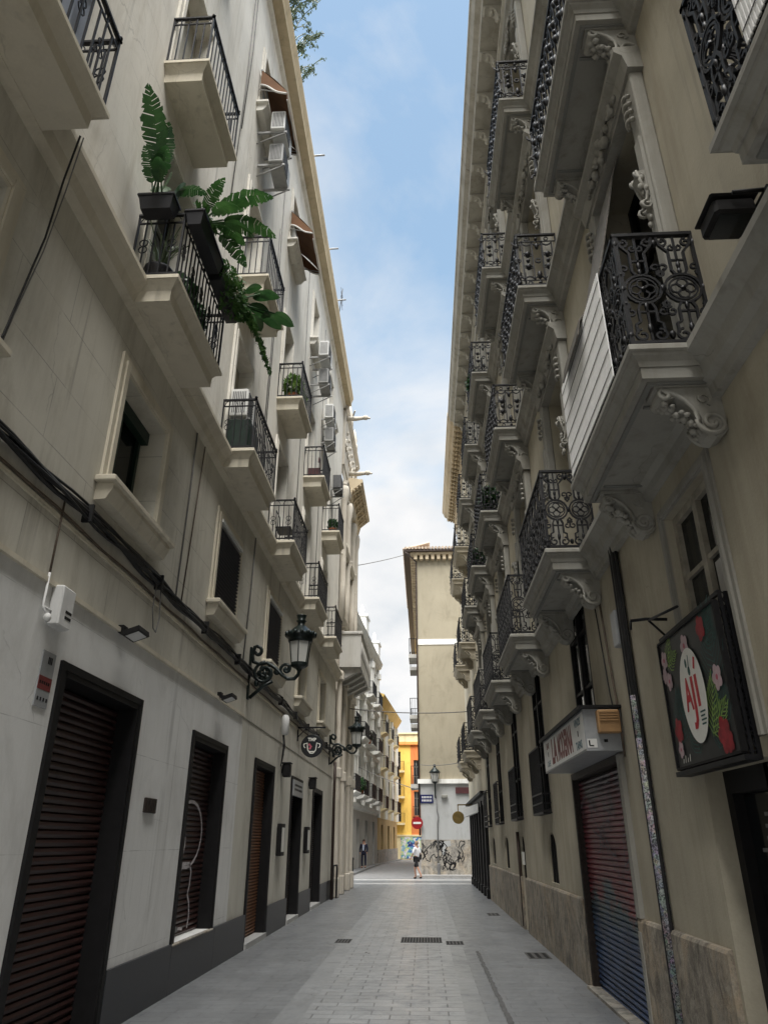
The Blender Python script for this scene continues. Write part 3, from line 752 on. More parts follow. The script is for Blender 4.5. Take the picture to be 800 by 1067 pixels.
while y < RE - .2:
    place(pm, Rb, (RX - .06, y, 17.948), math.pi); y += .98

def carved_surround(parent, F, c, hw, z0, z1, mat, crest=True):
    s = MB(F); jw = .20; pr = .12
    for sy in (-1, 1):
        a, b = sorted((c + sy * hw, c + sy * (hw + jw)))
        s.bev(.0, pr, a, b, z0, z1 + .05, .015)
        m0, m1 = sorted((c + sy * (hw + .05), c + sy * (hw + jw - .04)))
        s.box(pr - .001, pr + .03, m0, m1, z0 + .15, z1 - .75)                    # raised fillet
        yy = c + sy * (hw + jw / 2)
        for k in range(4): s.tube([(pr + .03 + .03 * math.cos(R(t)), yy + .055 * math.sin(R(t)), z1 - .20 - k * .10 - .035 * (1 - math.cos(R(t)))) for t in range(-90, 91, 30)], .022, 5)
        for sx in (-1, 1):
            s.tube([(pr + .03 + x, yy + sx * .055, z1 - 1.2 + z) for x, z in spiral((.05, -.02), .01, .055, -250, 60, 10) + [(.05, -.12), (.02, -.22)] + spiral((.035, -.36), .05, .012, 90, -330, 10)], .014, 5)
        s.prism([(pr, z1 - 1.14), (pr + .10, z1 - 1.17), (pr + .12, z1 - 1.23), (pr + .07, z1 - 1.34), (pr + .03, z1 - 1.46), (pr + .06, z1 - 1.56), (pr, z1 - 1.64)], yy - .05, yy + .05)
        for k in range(16):
            q = rnd.uniform(.012, .028); s.blob((pr + .06 + rnd.uniform(-.02, .04), yy + rnd.uniform(-.06, .06), z1 - 1.2 - rnd.uniform(0, .55)), q, q, q * 1.5, 5)
    s.box(.0, pr + .0, c - hw, c + hw, z1, z1 + .30)
    s.prism([(0, z1 + .051), (pr + .02, z1 + .06), (pr + .05, z1 + .22), (pr + .12, z1 + .28), (pr + .12, z1 + .34), (0, z1 + .35)], c - hw - jw - .04, c + hw + jw + .04)
    if crest:
        for k in range(26):
            t = rnd.uniform(-1, 1); q = abs(t); rr = rnd.uniform(.03, .06) * (1.25 - .6 * q)
            s.blob((pr + .05, c + t * hw * .95, z1 + .13 + rnd.uniform(-.10, .12) * (1.1 - q)), rr * .8, rr, rr, 6)
        for sy in (-1, 1):
            s.tube([(pr + .07, c + sy * yy2, z1 + .13 + zz2) for yy2, zz2 in [(.12, -.06), (.22, .05), (.34, .07)] + spiral((.42, .01), .07, .015, 80, -400, 12)], .022, 5)
    return s.build('window_surround', mat, parent)
for i, c in enumerate(RC):
    for r_, (z, t) in enumerate(zip(ROW, TOPS)):
        carved_surround(Rb, FR, c, .70, z, t, 'trimR')
        st = 'b' if (i, r_) == (1, 0) else ['wc', 'g', 'w', 'gc'][int(hash3(i * 3.1, r_) * 4)]
        window(Rb, FR, c, .70, z, t, .33, st, 0, 'trimR')
pr1 = make_balcony_right(1, 'trimR', 'soffitShadeR'); pr2 = make_balcony_right(2, 'trimR', 'soffitShadeR')
for c in RC:
    for r_, z in enumerate(ROW): place(pr1 if r_ == 0 else pr2, Rb, (RX, c, z), math.pi)
for j, (y0, y1, z0, z1) in enumerate(TALL):
    window(Rb, FR, (y0 + y1) / 2, (y1 - y0) / 2, z0, z1, .06, 'b', 0, 'trimR')
    if j:
        gq = MB(FR); c0, c1 = y0 - .04, y1 + .04
        for zz_ in (2.13, 2.28, 2.43, 3.18): gq.box(.0, .15, c0, c0 + .02, zz_, zz_ + .02); gq.box(.0, .15, c1 - .02, c1, zz_, zz_ + .02); gq.box(.13, .15, c0, c1, zz_, zz_ + .025)
        n = 11
        for k in range(n + 1):
            y = c0 + .01 + (c1 - c0 - .02) * k / n; gq.box(.132, .148, y - .008, y + .008, 2.13, 3.2)
        gq.box(.02, .14, c0 + .02, c1 - .02, 2.12, 2.15)
        gq.build('window_grille', 'iron', Rb)
for j, (y0, y1, z0, z1) in enumerate(ARCH):
    f = MB(FR); f.box(-.07, -.045, y0, y1, z0, z1)
    for k in range(1, 4): y = y0 + (y1 - y0) * k / 4; f.box(-.0449, -.025, y - .02, y + .02, z0, z1)
    f.build('cellar_door' if z0 == 0 else 'cellar_window', 'liner', Rb)
o = shutter_door(Rb, FR, 8.24, 10.87, 0, 2.53, .11, 'shutpaint', .06, .05, fmat='ironbrown')
q_ = random.Random(5)
for k in range(14):
    gq = MB(FR)
    y, z = q_.uniform(8.5, 10.6), q_.uniform(.4, 2.2); ps = []
    for i in range(7): ps.append((-.036, min(10.78, max(8.34, y + q_.uniform(-.25, .25))), z + q_.uniform(-.22, .22)))
    gq.ribbon(ps, .016, (1, 0, 0)); gq.build('graffiti', 'grafgrey', o, False)
f = MB(FR); f.box(.0, .05, 8.06, 8.19, 1.02, 2.55); f.box(.0, .055, 8.10, 8.20, -.04, .9); f.build('door_jamb', 'trimR', o)
s = MB(FR); s.box(-.2, .10, 8.22, 10.9, -.03, .035); s.build('door_step', 'dadogrey', o)
# shop door under the printed sign
f = MB(FR)
for a, b in ((4.45, 4.56), (5.74, 5.85), (5.08, 5.14)): f.box(-.26, -.14, a, b, 0, 2.18)
f.box(-.26, -.14, 4.56, 5.74, 2.02, 2.179); f.box(-.255, -.15, 4.56, 5.74, 0, .16)
o = f.build('shop_door', 'blackframe', Rb)
f = MB(FR); f.box(-.24, -.22, 4.5, 5.8, .1, 2.1); f.build('pane', 'glass', o)
f = MB(FR)
for k in range(11):
    y0 = 5.22 + .06 * hash3(k, 2); f.box(-.218, -.216, y0, y0 + .22 + .16 * hash3(k, 5), 1.86 - k * .075, 1.885 - k * .075)
f.build('window_lettering', 'wiregrey', o)
f = MB(FR); f.box(-.217, -.214, 4.62, 4.80, .85, 1.15); f.build('notice', 'cream2', o); f = MB(FR); f.box(-.2135, -.2125, 4.64, 4.78, .95, 1.04); f.build('notice_stripe', 'red', o)
window(Rb, FR, 5.22, .5, 2.3, 4.22, .13, 'wood', .10, 'trimR', .02)
shutter_door(Rb, FR, .2, 1.9, 0, 2.6, .2, 'shutwood', .07)
window(Rb, FR, 1.2, .5, 2.9, 4.6, .26, 'wood', .10, 'trimR', .02)
q = MB(FR); pth = [(.02, 8.0), (.10, 7.75), (.22, 7.2), (.36, 6.6), (.52, 6.1), (.64, 5.92), (.67, 5.75)]
P_ = []
for (a0, b0), (a1, b1) in zip(pth, pth[1:]):
    for i in range(12): P_.append((a0 + (a1 - a0) * i / 12, b0 + (b1 - b0) * i / 12))
for (a0, b0), (a1, b1) in zip(P_, P_[1:]):
    q.loft([[(a0, y_, b0), (a0 + .012, y_, b0 + .006), (a1 + .010, y_, b1 + .010), (a1, y_, b1 + .006)] for y_ in (5.12, 5.86)])
q.build('roll_blind', 'blindwood', Rb)
# window guard behind the printed sign
gq = MB(FR)
for y in (4.80, 6.12): gq.box(.0, .03, y - .012, y + .012, 2.2, 3.27); gq.box(.05, .07, y - .012, y + .012, 2.2, 3.27)

for y in (4.80, 6.12):
    for k in range(9):
        gq.tube([(.04 + .032 * math.cos(R(t)), y, 2.27 + k * .118 + .052 * math.sin(R(t))) for t in range(0, 361, 40)], .006, 4, False); gq.tube([(.012, y, 2.21 + k * .118), (.075, y, 2.328 + k * .118)], .005, 4); gq.tube([(.075, y, 2.21 + k * .118), (.012, y, 2.328 + k * .118)], .005, 4)
gq.box(.0, .115, 4.79, 6.13, 2.165, 2.2); gq.box(.05, .074, 4.79, 6.13, 3.25, 3.28)
gq.build('window_guard', 'iron', Rb)

# ---- the neighbour with the dark shopfront
Rc = thing('apartment_building', 'narrow pale cream building with tan cornice and black timber shopfront at the right corner', 'building', (7, 32, 0))
R2 = 36.4
c2 = [28.6, 32.6]
h2 = [(c - .55, c + .55, z, z + 2.7, .3) for c in c2 for z in (4.75, 8.8, 12.85)]
w = MB(FR); wall(w, RE, R2, 3.1, 18.2, h2)
w.quad([(-10, R2, -.05), (0, R2, -.05), (0, R2, 18.2), (-10, R2, 18.2)]); w.build('wall', 'creamR', Rc)
w = MB(FR); wall(w, RE, R2, -.05, 3.1, [(RE, R2, -.05, 3.0, .35)]); w.build('lower_wall', 'liner', Rc)
w = MB(FR); w.prism([(-.1, 17.95), (.50, 17.95), (.52, 18.12), (.64, 18.2), (.72, 18.42), (.76, 18.46), (.76, 18.62), (-.1, 18.7)], RE + .002, R2); w.box(-10, -.1, RE + .01, R2, 18.2, 18.6); w.prism([(0, 17.15), (.05, 17.18), (.06, 17.45), (.14, 17.5), (.14, 17.62), (0, 17.64)], RE + .002, R2)
for k in range(24):
    for q_ in range(3): w.blob((.16 + .13 * q_, RE + .2 + k * .42, 17.92 - .05 * (2 - q_)), .07, .13, .09, 6)
w.build('cornice', 'trimTan', Rc)
pr3 = make_balcony_right(2, 'trimPale', 'trimPale')
for c in c2:
    for z in (4.75, 8.8, 12.85):
        place(pr3, Rc, (RX, c, z), math.pi); window(Rc, FR, c, .55, z, z + 2.7, .28, 'w', .18, 'creamR', .05)
f = MB(FR); y = 26.5
while y < R2 - .3:
    f.bev(-.1, .10, y, y + .26, 0, 3.05, .02); f.bev(-.05, .14, y - .03, y + .29, 0, .3, .02); y += 1.42
f.box(-.34, .05, 26.45, R2, 2.9, 3.2); f.box(-.34, -.3, 26.45, R2, 0, 2.9)
f.box(.0, .2, 26.5, R2, 3.201, 3.3); f.build('shopfront', 'blackframe', Rc)
f = MB(FR); y = 26.78
while y < R2 - 1.3: f.box(-.26, -.24, y + .05, y + 1.08, .5, 2.8); y += 1.42
f.build('shop_window', 'glass', Rc)

# ================================================================== FAR LEFT: ornate building
Bt = thing('ornate_building', 'pale carved stone building with pinnacles and an enclosed stone balcony beyond the cream block', 'building', (-8, 29.5, 0))
BE = 32.4
bh = [(27.0, 28.3, 0, 3.7, .5), (29.2, 30.5, 0, 3.7, .5), (26.95, 28.0, 4.4, 6.9, .4), (29.0, 30.0, 4.4, 6.9, .4), (27.2, 28.2, 9.6, 12.4, .4), (29.4, 30.4, 9.6, 12.4, .4), (27.2, 28.2, 13.2, 15.4, .4), (29.4, 30.4, 13.2, 15.4, .4)]
w = MB(FL); wall(w, YE, BE, -.05, 16.4, bh, .06)
w.quad([(-10, BE, -.05), (.06, BE, -.05), (.06, BE, 16.4), (-10, BE, 16.4)]); w.build('wall', 'stoneB', Bt)
for h in bh: 
    if h[2] == 0: 
        f = MB(FL); f.box(-.4, -.36, h[0], h[1], 0, h[3]); f.box(-.36, -.3, h[0], h[0] + .08, 0, h[3]); f.box(-.36, -.3, h[1] - .08, h[1], 0, h[3]); f.build('door', 'liner', Bt)
    else: window(Bt, FL, (h[0] + h[1]) / 2, (h[1] - h[0]) / 2, h[2], h[3], .3, 'g', 0, 'stoneB')
w = MB(FL)
for y in (26.72, 28.45, 30.65, 32.1):
    w.bev(.06, .20, y, y + .26, 0, 7.6, .03); w.bev(.06, .26, y - .05, y + .31, 0, .6, .03); w.bev(.06, .27, y - .04, y + .30, 3.75, 4.1, .03); w.bev(.06, .27, y - .05, y + .31, 7.2, 7.55, .03)
    w.lathe([(.14, 9.3), (.13, 11), (.12, 14.6), (.17, 14.8), (.2, 15.2), (.16, 15.4)], (.12, y + .13, 0), 10)
for y0, y1 in ((27.1, 28.3), (29.3, 30.5)):
    for z in (12.5, 15.5, 9.4): w.prism([(.06, z), (.2, z + .05), (.26, z + .25), (.06, z + .3)], y0 - .15, y1 + .15)
    for z in (12.9, 8.9):
        for k in range(10): q = rnd.uniform(.05, .11); w.blob((.12, y0 + rnd.uniform(0, 1.1), z + rnd.uniform(-.15, .2)), q, q, q, 6)
for k in range(150):
    q = rnd.uniform(.04, .10); yq = rnd.uniform(26.75, 32.2); zq = rnd.choice((8.9, 9.3, 12.6, 13.0, 15.3)) + rnd.uniform(-.3, .3); w.blob((.10, yq, zq), q, q * 1.1, q * 1.2, 5)
w.build('pilaster', 'stoneB', Bt)
w = MB(FL); w.prism([(0.06, 15.6), (.2, 15.65), (.3, 16.05), (.66, 16.35), (.74, 16.4), (.74, 16.55), (.06, 16.65)], 28.4, BE + .35)
for k in range(6): w.prism([(.1, 15.8), (.25, 15.8), (.6, 16.2), (.6, 16.36), (.1, 16.36)], 28.6 + k * .68, 28.75 + k * .68)

for k in range(14):
    for q_ in range(4): w.blob((.2 + .14 * q_, 28.5 + k * .30, 15.95 + .11 * q_), .08, .11, .09, 6)
w.build('cornice', 'trimTan', Bt)
w = MB(FL); w.box(-.1, .10, YE + .02, BE, 16.4, 19.2)
for k in range(8):
    y = YE + .35 + k * .68; w.tube([(.12, y + .2 * math.cos(R(t)), 17.5 + .26 * math.sin(R(t))) for t in range(0, 361, 30)], .05, 5); w.blob((.12, y, 17.5), .07, .09, .12, 6); w.blob((.12, y + .34, 18.3), .08, .09, .1, 6)
w.prism([(-.1, 19.2), (.12, 19.1), (.24, 19.25), (.24, 19.4), (-.1, 19.45)], YE + .02, BE)
w.build('attic_frieze', 'stoneB', Bt)
for y in (YE + .25, 28.6, 30.9):
    p = MB(FL); p.lathe([(.16, 0), (.16, .35), (.10, .45), (.14, .6), (.06, 1.1), (.0, 1.3)], (.08, y, 19.45), 8); p.build('pinnacle', 'stoneB', Bt)
for y, z in ((27.0, 18.9), (28.5, 16.9)):
    p = MB(FL); p.tube([(.1, y, z), (.5, y, z - .02), (.85, y, z + .02)], .11, 6, taper=[1, .9, .75]); p.blob((.95, y, z + .03), .14, .11, .12, 7); p.blob((1.1, y, z), .08, .06, .05, 6); p.tube([(.4, y - .1, z + .06), (.5, y - .3, z + .22)], .04, 4); p.tube([(.4, y + .1, z + .06), (.5, y + .3, z + .22)], .04, 4); p.build('gargoyle', 'stoneB', Bt)
w = MB(FL)                                                  # the heavy enclosed balcony
w.box(.06, .88, 27.1, 31.6, 7.78, 8.0); w.box(.78, .88, 27.1, 31.6, 8.0, 9.05); w.box(.06, .78, 27.1, 27.2, 8.0, 9.05); w.box(.06, .78, 31.5, 31.6, 8.0, 9.05)
w.bev(.74, .94, 27.04, 31.66, 9.05, 9.17, .02); w.bev(.06, .74, 27.04, 27.24, 9.05, 9.17, .02)
for k in range(5): w.prism([(.06, 7.3), (.2, 7.35), (.8, 7.66), (.84, 7.779), (.06, 7.779)], 27.3 + k * .95, 27.62 + k * .95)
for k in range(12): w.blob((.89, 27.3 + k * .38, 8.5), .05, .12, .28, 6)
w.build('enclosed_balcony', 'greycem', Bt)

# ================================================================== white corner building with tower top
Ct = thing('corner_building', 'white render building with black iron balconies on the far left past the crossing', 'building', (-9, 52, 0))
C0, C1 = 45.2, 63.5
def F4(w, y, z):
    t_ = (y - C0) / (C1 - C0); return (-4.85 + .95 * t_ + w, y, z)
cb = [47.6, 52.0, 56.4, 60.9]
hc = [(c - .6, c + .6, z, z + 2.7, .3) for c in cb for z in (4.55, 8.3, 12.0)] + [(c - .7, c + .7, .1, 3.1, .3) for c in cb]
w = MB(F4); wall(w, C0, C1, 3.6, 15.8, hc); w.quad([(-8, C0, 0), (0, C0, 0), (0, C0, 15.8), (-8, C0, 15.8)]); w.quad([(-8, C1, 0), (0, C1, 0), (0, C1, 15.8), (-8, C1, 15.8)]); w.build('wall', 'white', Ct)
w = MB(F4); wall(w, C0, C1, 0, 3.6, hc); w.build('lower_wall', 'greycem', Ct)
w = MB(F4); w.box(-.02, .04, C0 + .01, C1, 0, .0); w.prism([(0, 15.5), (.3, 15.7), (.45, 16.1), (0, 16.2)], C0, C1); w.box(-8, -.0, C0, C1, 15.8, 16.2)
for y in (C0 + .9, 54.2, 62.4): w.bev(-1.0, .25, y - .8, y + .8, 16.2, 17.6, .06); w.bev(-1.1, .35, y - .9, y + .9, 17.6, 17.8, .03); w.lathe([(.2, 17.8), (.12, 18.1), (.2, 18.4), (.02, 18.8)], (-.2, y, 0), 8)
for z in (3.7, 7.6, 11.3): w.prism([(0, z), (.15, z + .1), (.2, z + .3), (0, z + .32)], C0, C1)
for y in (C0 + .2, 49.8, 54.2, 58.6, 63.2): w.bev(.0, .16, y - .22, y + .22, 3.9, 15.5, .02); w.bev(.0, .3, y - .3, y + .3, 14.7, 15.2, .03); w.bev(.0, .28, y - .3, y + .3, 10.6, 11.0, .03); w.bev(.0, .28, y - .3, y + .3, 6.9, 7.3, .03)
w.build('cornice', 'white', Ct)
for c in cb:
    for z in (4.55, 8.3, 12.0):
        b = MB(F4); tp = .62
        b.prism([(0, z - .28), (tp - .15, z - .2), (tp - .05, z - .08), (tp, z - .06), (tp, z), (0, z)], c - 1.25, c + 1.25); o = b.build('balcony', 'white', Ct)
        r_ = MB(F4); 
        for y in [c - 1.2 + k * .12 for k in range(21)]: r_.box(tp - .06, tp - .035, y - .012, y + .012, z, z + 1.0)
        for k in range(5):
            for y in (c - 1.2, c + 1.2): r_.box(.02 + k * .12, .045 + k * .12, y - .012, y + .012, z, z + 1.0)
        for zz_ in (.05, .97): r_.box(.0, tp - .03, c - 1.215, c - 1.185, z + zz_, z + zz_ + .03); r_.box(.0, tp - .03, c + 1.185, c + 1.215, z + zz_, z + zz_ + .03); r_.box(tp - .065, tp - .03, c - 1.2, c + 1.2, z + zz_, z + zz_ + .03)
        r_.build('railing', 'iron', o); window(Ct, F4, c, .6, z, z + 2.7, .25, 'g', .18, 'white', .06)
    f = MB(F4); f.box(-.28, -.22, c - .7, c + .7, .1, 3.1); f.build('door', 'liner', Ct)

# yellow-edged row at an angle beyond it
Dt = thing('yellow_row_house', 'pale yellow house with ochre cornice and small balconies, last on the left before the mural', 'building', (-7, 68, 0))
p0, p1 = Vector((-3.9, 63.5)), Vector((-2.85, 79)); dv = (p1 - p0); Ld = dv.length; dv.normalize(); nv = Vector((dv.y, -dv.x))
def FD(w, u, z): q = p0 + dv * u + nv * w; return (q.x, q.y, z)
db = [3.2, 8.0, 12.8]
hd = [(c - .55, c + .55, z, z + 2.5, .3) for c in db for z in (4.3, 7.6, 10.6)] + [(c - .7, c + .7, .1, 3.0, .3) for c in db]
w = MB(FD); wall(w, 0, Ld, 3.5, 13.5, hd); w.quad([(-6, Ld, 0), (0, Ld, 0), (0, Ld, 13.5), (-6, Ld, 13.5)]); w.build('wall', 'yellowpale', Dt)
w = MB(FD); wall(w, 0, Ld, 0, 3.5, hd); w.build('lower_wall', 'ochrelow', Dt)
w = MB(FD); w.prism([(0, 12.6), (.1, 12.7), (.5, 13.3), (.6, 13.5), (0, 13.7)], 0, Ld); w.box(-6, 0, 0, Ld, 13.5, 13.7); w.build('cornice', 'ochrepale', Dt)
w = MB(FD)
for u in (.3, 5.6, 10.4, Ld - .4): w.box(.0, .2, u - .3, u + .3, 3.5, 12.6)
w.build('pilaster', 'white', Dt)
w = MB(FD); w.box(.0, .08, 0, Ld, 0, 1.1); w.build('stone_base', 'dadogrey', Dt)
for c in db:
    for z in (4.3, 7.6, 10.6):
        b = MB(FD); b.prism([(0, z - .3), (.35, z - .1), (.5, z - .06), (.5, z), (0, z)], c - .95, c + .95); o = b.build('balcony', 'yellowpale', Dt)
        r_ = MB(FD)
        for k in range(17): r_.box(.45, .47, c - .9 + k * .1125 - .01, c - .9 + k * .1125 + .01, z, z + 1.0)
        r_.box(.44, .48, c - .92, c + .92, z + .97, z + 1.0)
        for y in (c - .9, c + .9):
            r_.box(.0, .47, y - .012, y + .012, z + .97, z + 1.0)
            for k in range(4): r_.box(.1 * k + .02, .1 * k + .04, y - .01, y + .01, z, z + 1)
        r_.build('railing', 'iron', o); window(Dt, FD, c, .55, z, z + 2.5, .25, 'g', .14, 'white', .05)
    f = MB(FD); f.box(-.28, -.22, c - .7, c + .7, .1, 3.0); f.build('door', 'liner', Dt)

# far yellow and orange building closing the street
Et = thing('far_building', 'bright yellow and orange house closing the end of the street', 'building', (-1, 84, 0))
def FE(w, u, z): return (u, 82 - w, z)
w = MB(FE); he = [(-3.3 + .0, -2.5, z, z + 1.9, .25) for z in (3.6, 6.2, 8.8)]; wall(w, -6, -1.42, 2.3, 11.4, he); w.build('wall', 'yellow', Et)
w = MB(FE); ho = [(-1.1, -.55, 7.3, 9.8, .25), (-1.1, -.55, 4.2, 6.6, .25)]; wall(w, -1.42, 5, 2.3, 11.4, ho, .03); w.build('wall', 'orange', Et)
w = MB(FE); wall(w, -6, 5, 0, 2.3, [], .05); w.box(-.0, .12, -6, 5, 2.2, 2.36); w.build('lower_wall', 'yellowpale', Et)
w = MB(FE); w.box(-8, .25, -6, 5, 11.4, 11.7); w.build('cornice', 'ochreband', Et)
w = MB(FE); w.box(-8, .18, -6, 5, 11.702, 12.5); w.box(-8, .3, -6, 5, 12.5, 12.65); w.build('parapet', 'yellowpale', Et)
for h in he + ho:
    window(Et, FE, (h[0] + h[1]) / 2, (h[1] - h[0]) / 2, h[2], h[3], .2, 'g', 0, 'white')
rb_ = MB(FE)
for z in (7.2, 4.1):
    for k in range(10): rb_.box(.2, .22, -1.2 + k * .09, -1.18 + k * .09, z, z + 1.0)
    rb_.box(.18, .24, -1.25, -.35, z + .98, z + 1.02); rb_.box(.0, .24, -1.25, -.35, z - .1, z)
rb_.build('railing', 'iron', Et)
for z in (3.5, 6.1, 8.7):
    b = MB(FE); b.box(.0, .5, -3.6, -2.1, z - .2, z); o = b.build('balcony', 'yellowpale', Et); r_ = MB(FE)
    for k in range(14): r_.box(.46, .48, -3.55 + k * .108, -3.53 + k * .108, z, z + .95)
    for k in range(5): r_.box(.0 + k * .1, .02 + k * .1, -2.14, -2.12, z, z + .95)
    r_.box(.45, .49, -3.6, -2.1, z + .93, z + .96); r_.box(.0, .49, -2.15, -2.11, z + .93, z + .96); r_.build('railing', 'iron', o)
mm = MB(FE); mm.box(.06, .09, -2.55, .6, .12, 2.15); tag(mm.build('mural', 'mural'), 'colourful blue, yellow and violet mural painted on the low wall at the street end', 'mural')

# ================================================================== beige corner block
Gt = thing('corner_block', 'tall beige render block with a windowless end wall, white lower storey and clay tile eave', 'building', (5, 50, 0))
gx0, gy0 = -.22, 42.2
w = MB(); w.box(gx0, 12, gy0, 70, 4.85, 18.15); w.build('wall', 'beige', Gt)
w = MB(); w.box(gx0 + .0, 12, gy0 - .03, 70, 1.80, 4.62); w.build('lower_wall', 'whitewall', Gt)
w = MB(); w.box(gx0 - .03, 12, gy0 - .06, 70, -.02, 1.80); w.build('stone_base', 'dadogrey', Gt)
w = MB(); w.prism([(0, 0)] * 0 or [(gx0 - .14, 4.62), (12, 4.62), (12, 4.851), (gx0 - .14, 4.851)], gy0 - .16, 70.1); w.box(gx0 - .03, 12, gy0 - .03, 70, 12.45, 12.78); w.build('string_course', 'white', Gt)
w = MB(); 
for k in range(30): w.box(gx0 - .35, 12.2, gy0 - .35, 70, 18.15, 18.3) if k == 0 else None
for k in range(20): w.prism([(gx0 - .1 + k * .36, 17.85), (gx0 + .1 + k * .36, 17.85), (gx0 + .1 + k * .36, 18.149), (gx0 - .1 + k * .36, 18.149)], gy0 - .32, gy0 - .002)
for k in range(40): w.box(gx0 - .32, gx0 - .002, gy0 + .2 + k * .5, gy0 + .4 + k * .5, 17.9, 18.149)
w.build('cornice', 'trimTan', Gt)
w = MB(); w.box(gx0 - .75, 12.4, gy0 - .55, 70, 18.302, 18.40); w.build('eave', 'pipebrown', Gt)
w = MB()
for k in range(42):
    x = gx0 - .6 + k * .21; w.tube([(x, gy0 - .62, 18.50), (x, gy0 + 2.5, 19.1)], .09, 6)
for k in range(60):
    y = gy0 - .4 + k * .21; w.tube([(gx0 - .80, y, 18.48), (gx0 + .9, y, 18.9)], .08, 6)
w.build('tile_roof', 'tile', Gt)
w = MB(); w.tube([(gx0 - .7, gy0 - .5, 18.3), (gx0 - .45, gy0 - .5, 18.1), (gx0 + .02, gy0 - .08, 17.75), (gx0 + .02, gy0 - .08, 17.3), (gx0 - .03, gy0 - .09, 10), (gx0 - .06, gy0 - .09, 2)], .05, 6); w.build('downpipe', 'pipebrown', Gt)
for y, z in ((43.5, 12.2), (47, 12.2), (43.8, 8.6), (43.6, 4.7), (47.5, 8.6)):
    b = MB(); b.box(gx0 - .55, gx0 - .002, y, y + 1.8, z - .22, z); o = b.build('balcony', 'greycem', Gt); r_ = MB()
    for k in range(16): r_.box(gx0 - .52, gx0 - .50, y + .03 + k * .115, y + .05 + k * .115, z, z + 1.0)
    for k in range(4): r_.box(gx0 - .52 + k * .14, gx0 - .50 + k * .14, y + .02, y + .04, z, z + 1.0)
    r_.box(gx0 - .53, gx0 - .49, y, y + 1.8, z + .97, z + 1.0); r_.box(gx0 - .53, gx0, y + .01, y + .05, z + .97, z + 1.0); r_.build('railing', 'iron', o)
def tagstroke(mb, x, z, sc, seed, n=9, w_=.05):
    q = random.Random(seed); ps = [(x, gy0 - .065, z)]
    for i in range(n):
        x2 = x + q.uniform(-.28, .28) * sc; z2 = z + q.uniform(-.42, .42) * sc
        z2 = min(max(z2, .35), 1.74); x2 = min(max(x2, gx0 + .05), 2.1)
        mx, mz = (x + x2) / 2 + q.uniform(-.1, .1) * sc, min(1.74, (z + z2) / 2 + q.uniform(-.1, .1) * sc)
        for t in (.33, .66, 1.):
            ps.append(((1 - t) ** 2 * x + 2 * t * (1 - t) * mx + t * t * x2, gy0 - .065, (1 - t) ** 2 * z + 2 * t * (1 - t) * mz + t * t * z2))
        x, z = x2, z2
    mb.ribbon(ps, w_, (0, 1, 0))
gr = MB()
for x, z, sc, sd, n in ((-.02, 1.4, .8, 1, 12), (.25, 1.35, .7, 2, 10), (.95, 1.45, .9, 3, 12), (1.25, 1.2, .9, 4, 10), (1.75, 1.4, .8, 5, 12), (1.2, .75, .9, 6, 14), (1.6, .7, .8, 7, 12), (.8, .8, .7, 8, 8), (1.95, 1.0, .8, 9, 8), (.9, 1.2, .9, 11, 8), (1.5, .55, .6, 12, 8), (.1, 1.2, .6, 13, 8)): tagstroke(gr, x, z, sc, sd, n, .045)
gr.build('graffiti', 'grafblack', Gt, False)
gr = MB(); gr.ribbon([(.78, gy0 - .0635, 1.55), (1.35, gy0 - .0635, 1.62)], .28, (0, 1, 0)); gr.ribbon([(.95, gy0 - .0625, 1.05), (1.0, gy0 - .0625, 1.5)], .16, (0, 1, 0)); gr.build('paint_patch', 'whitewall', Gt, False)

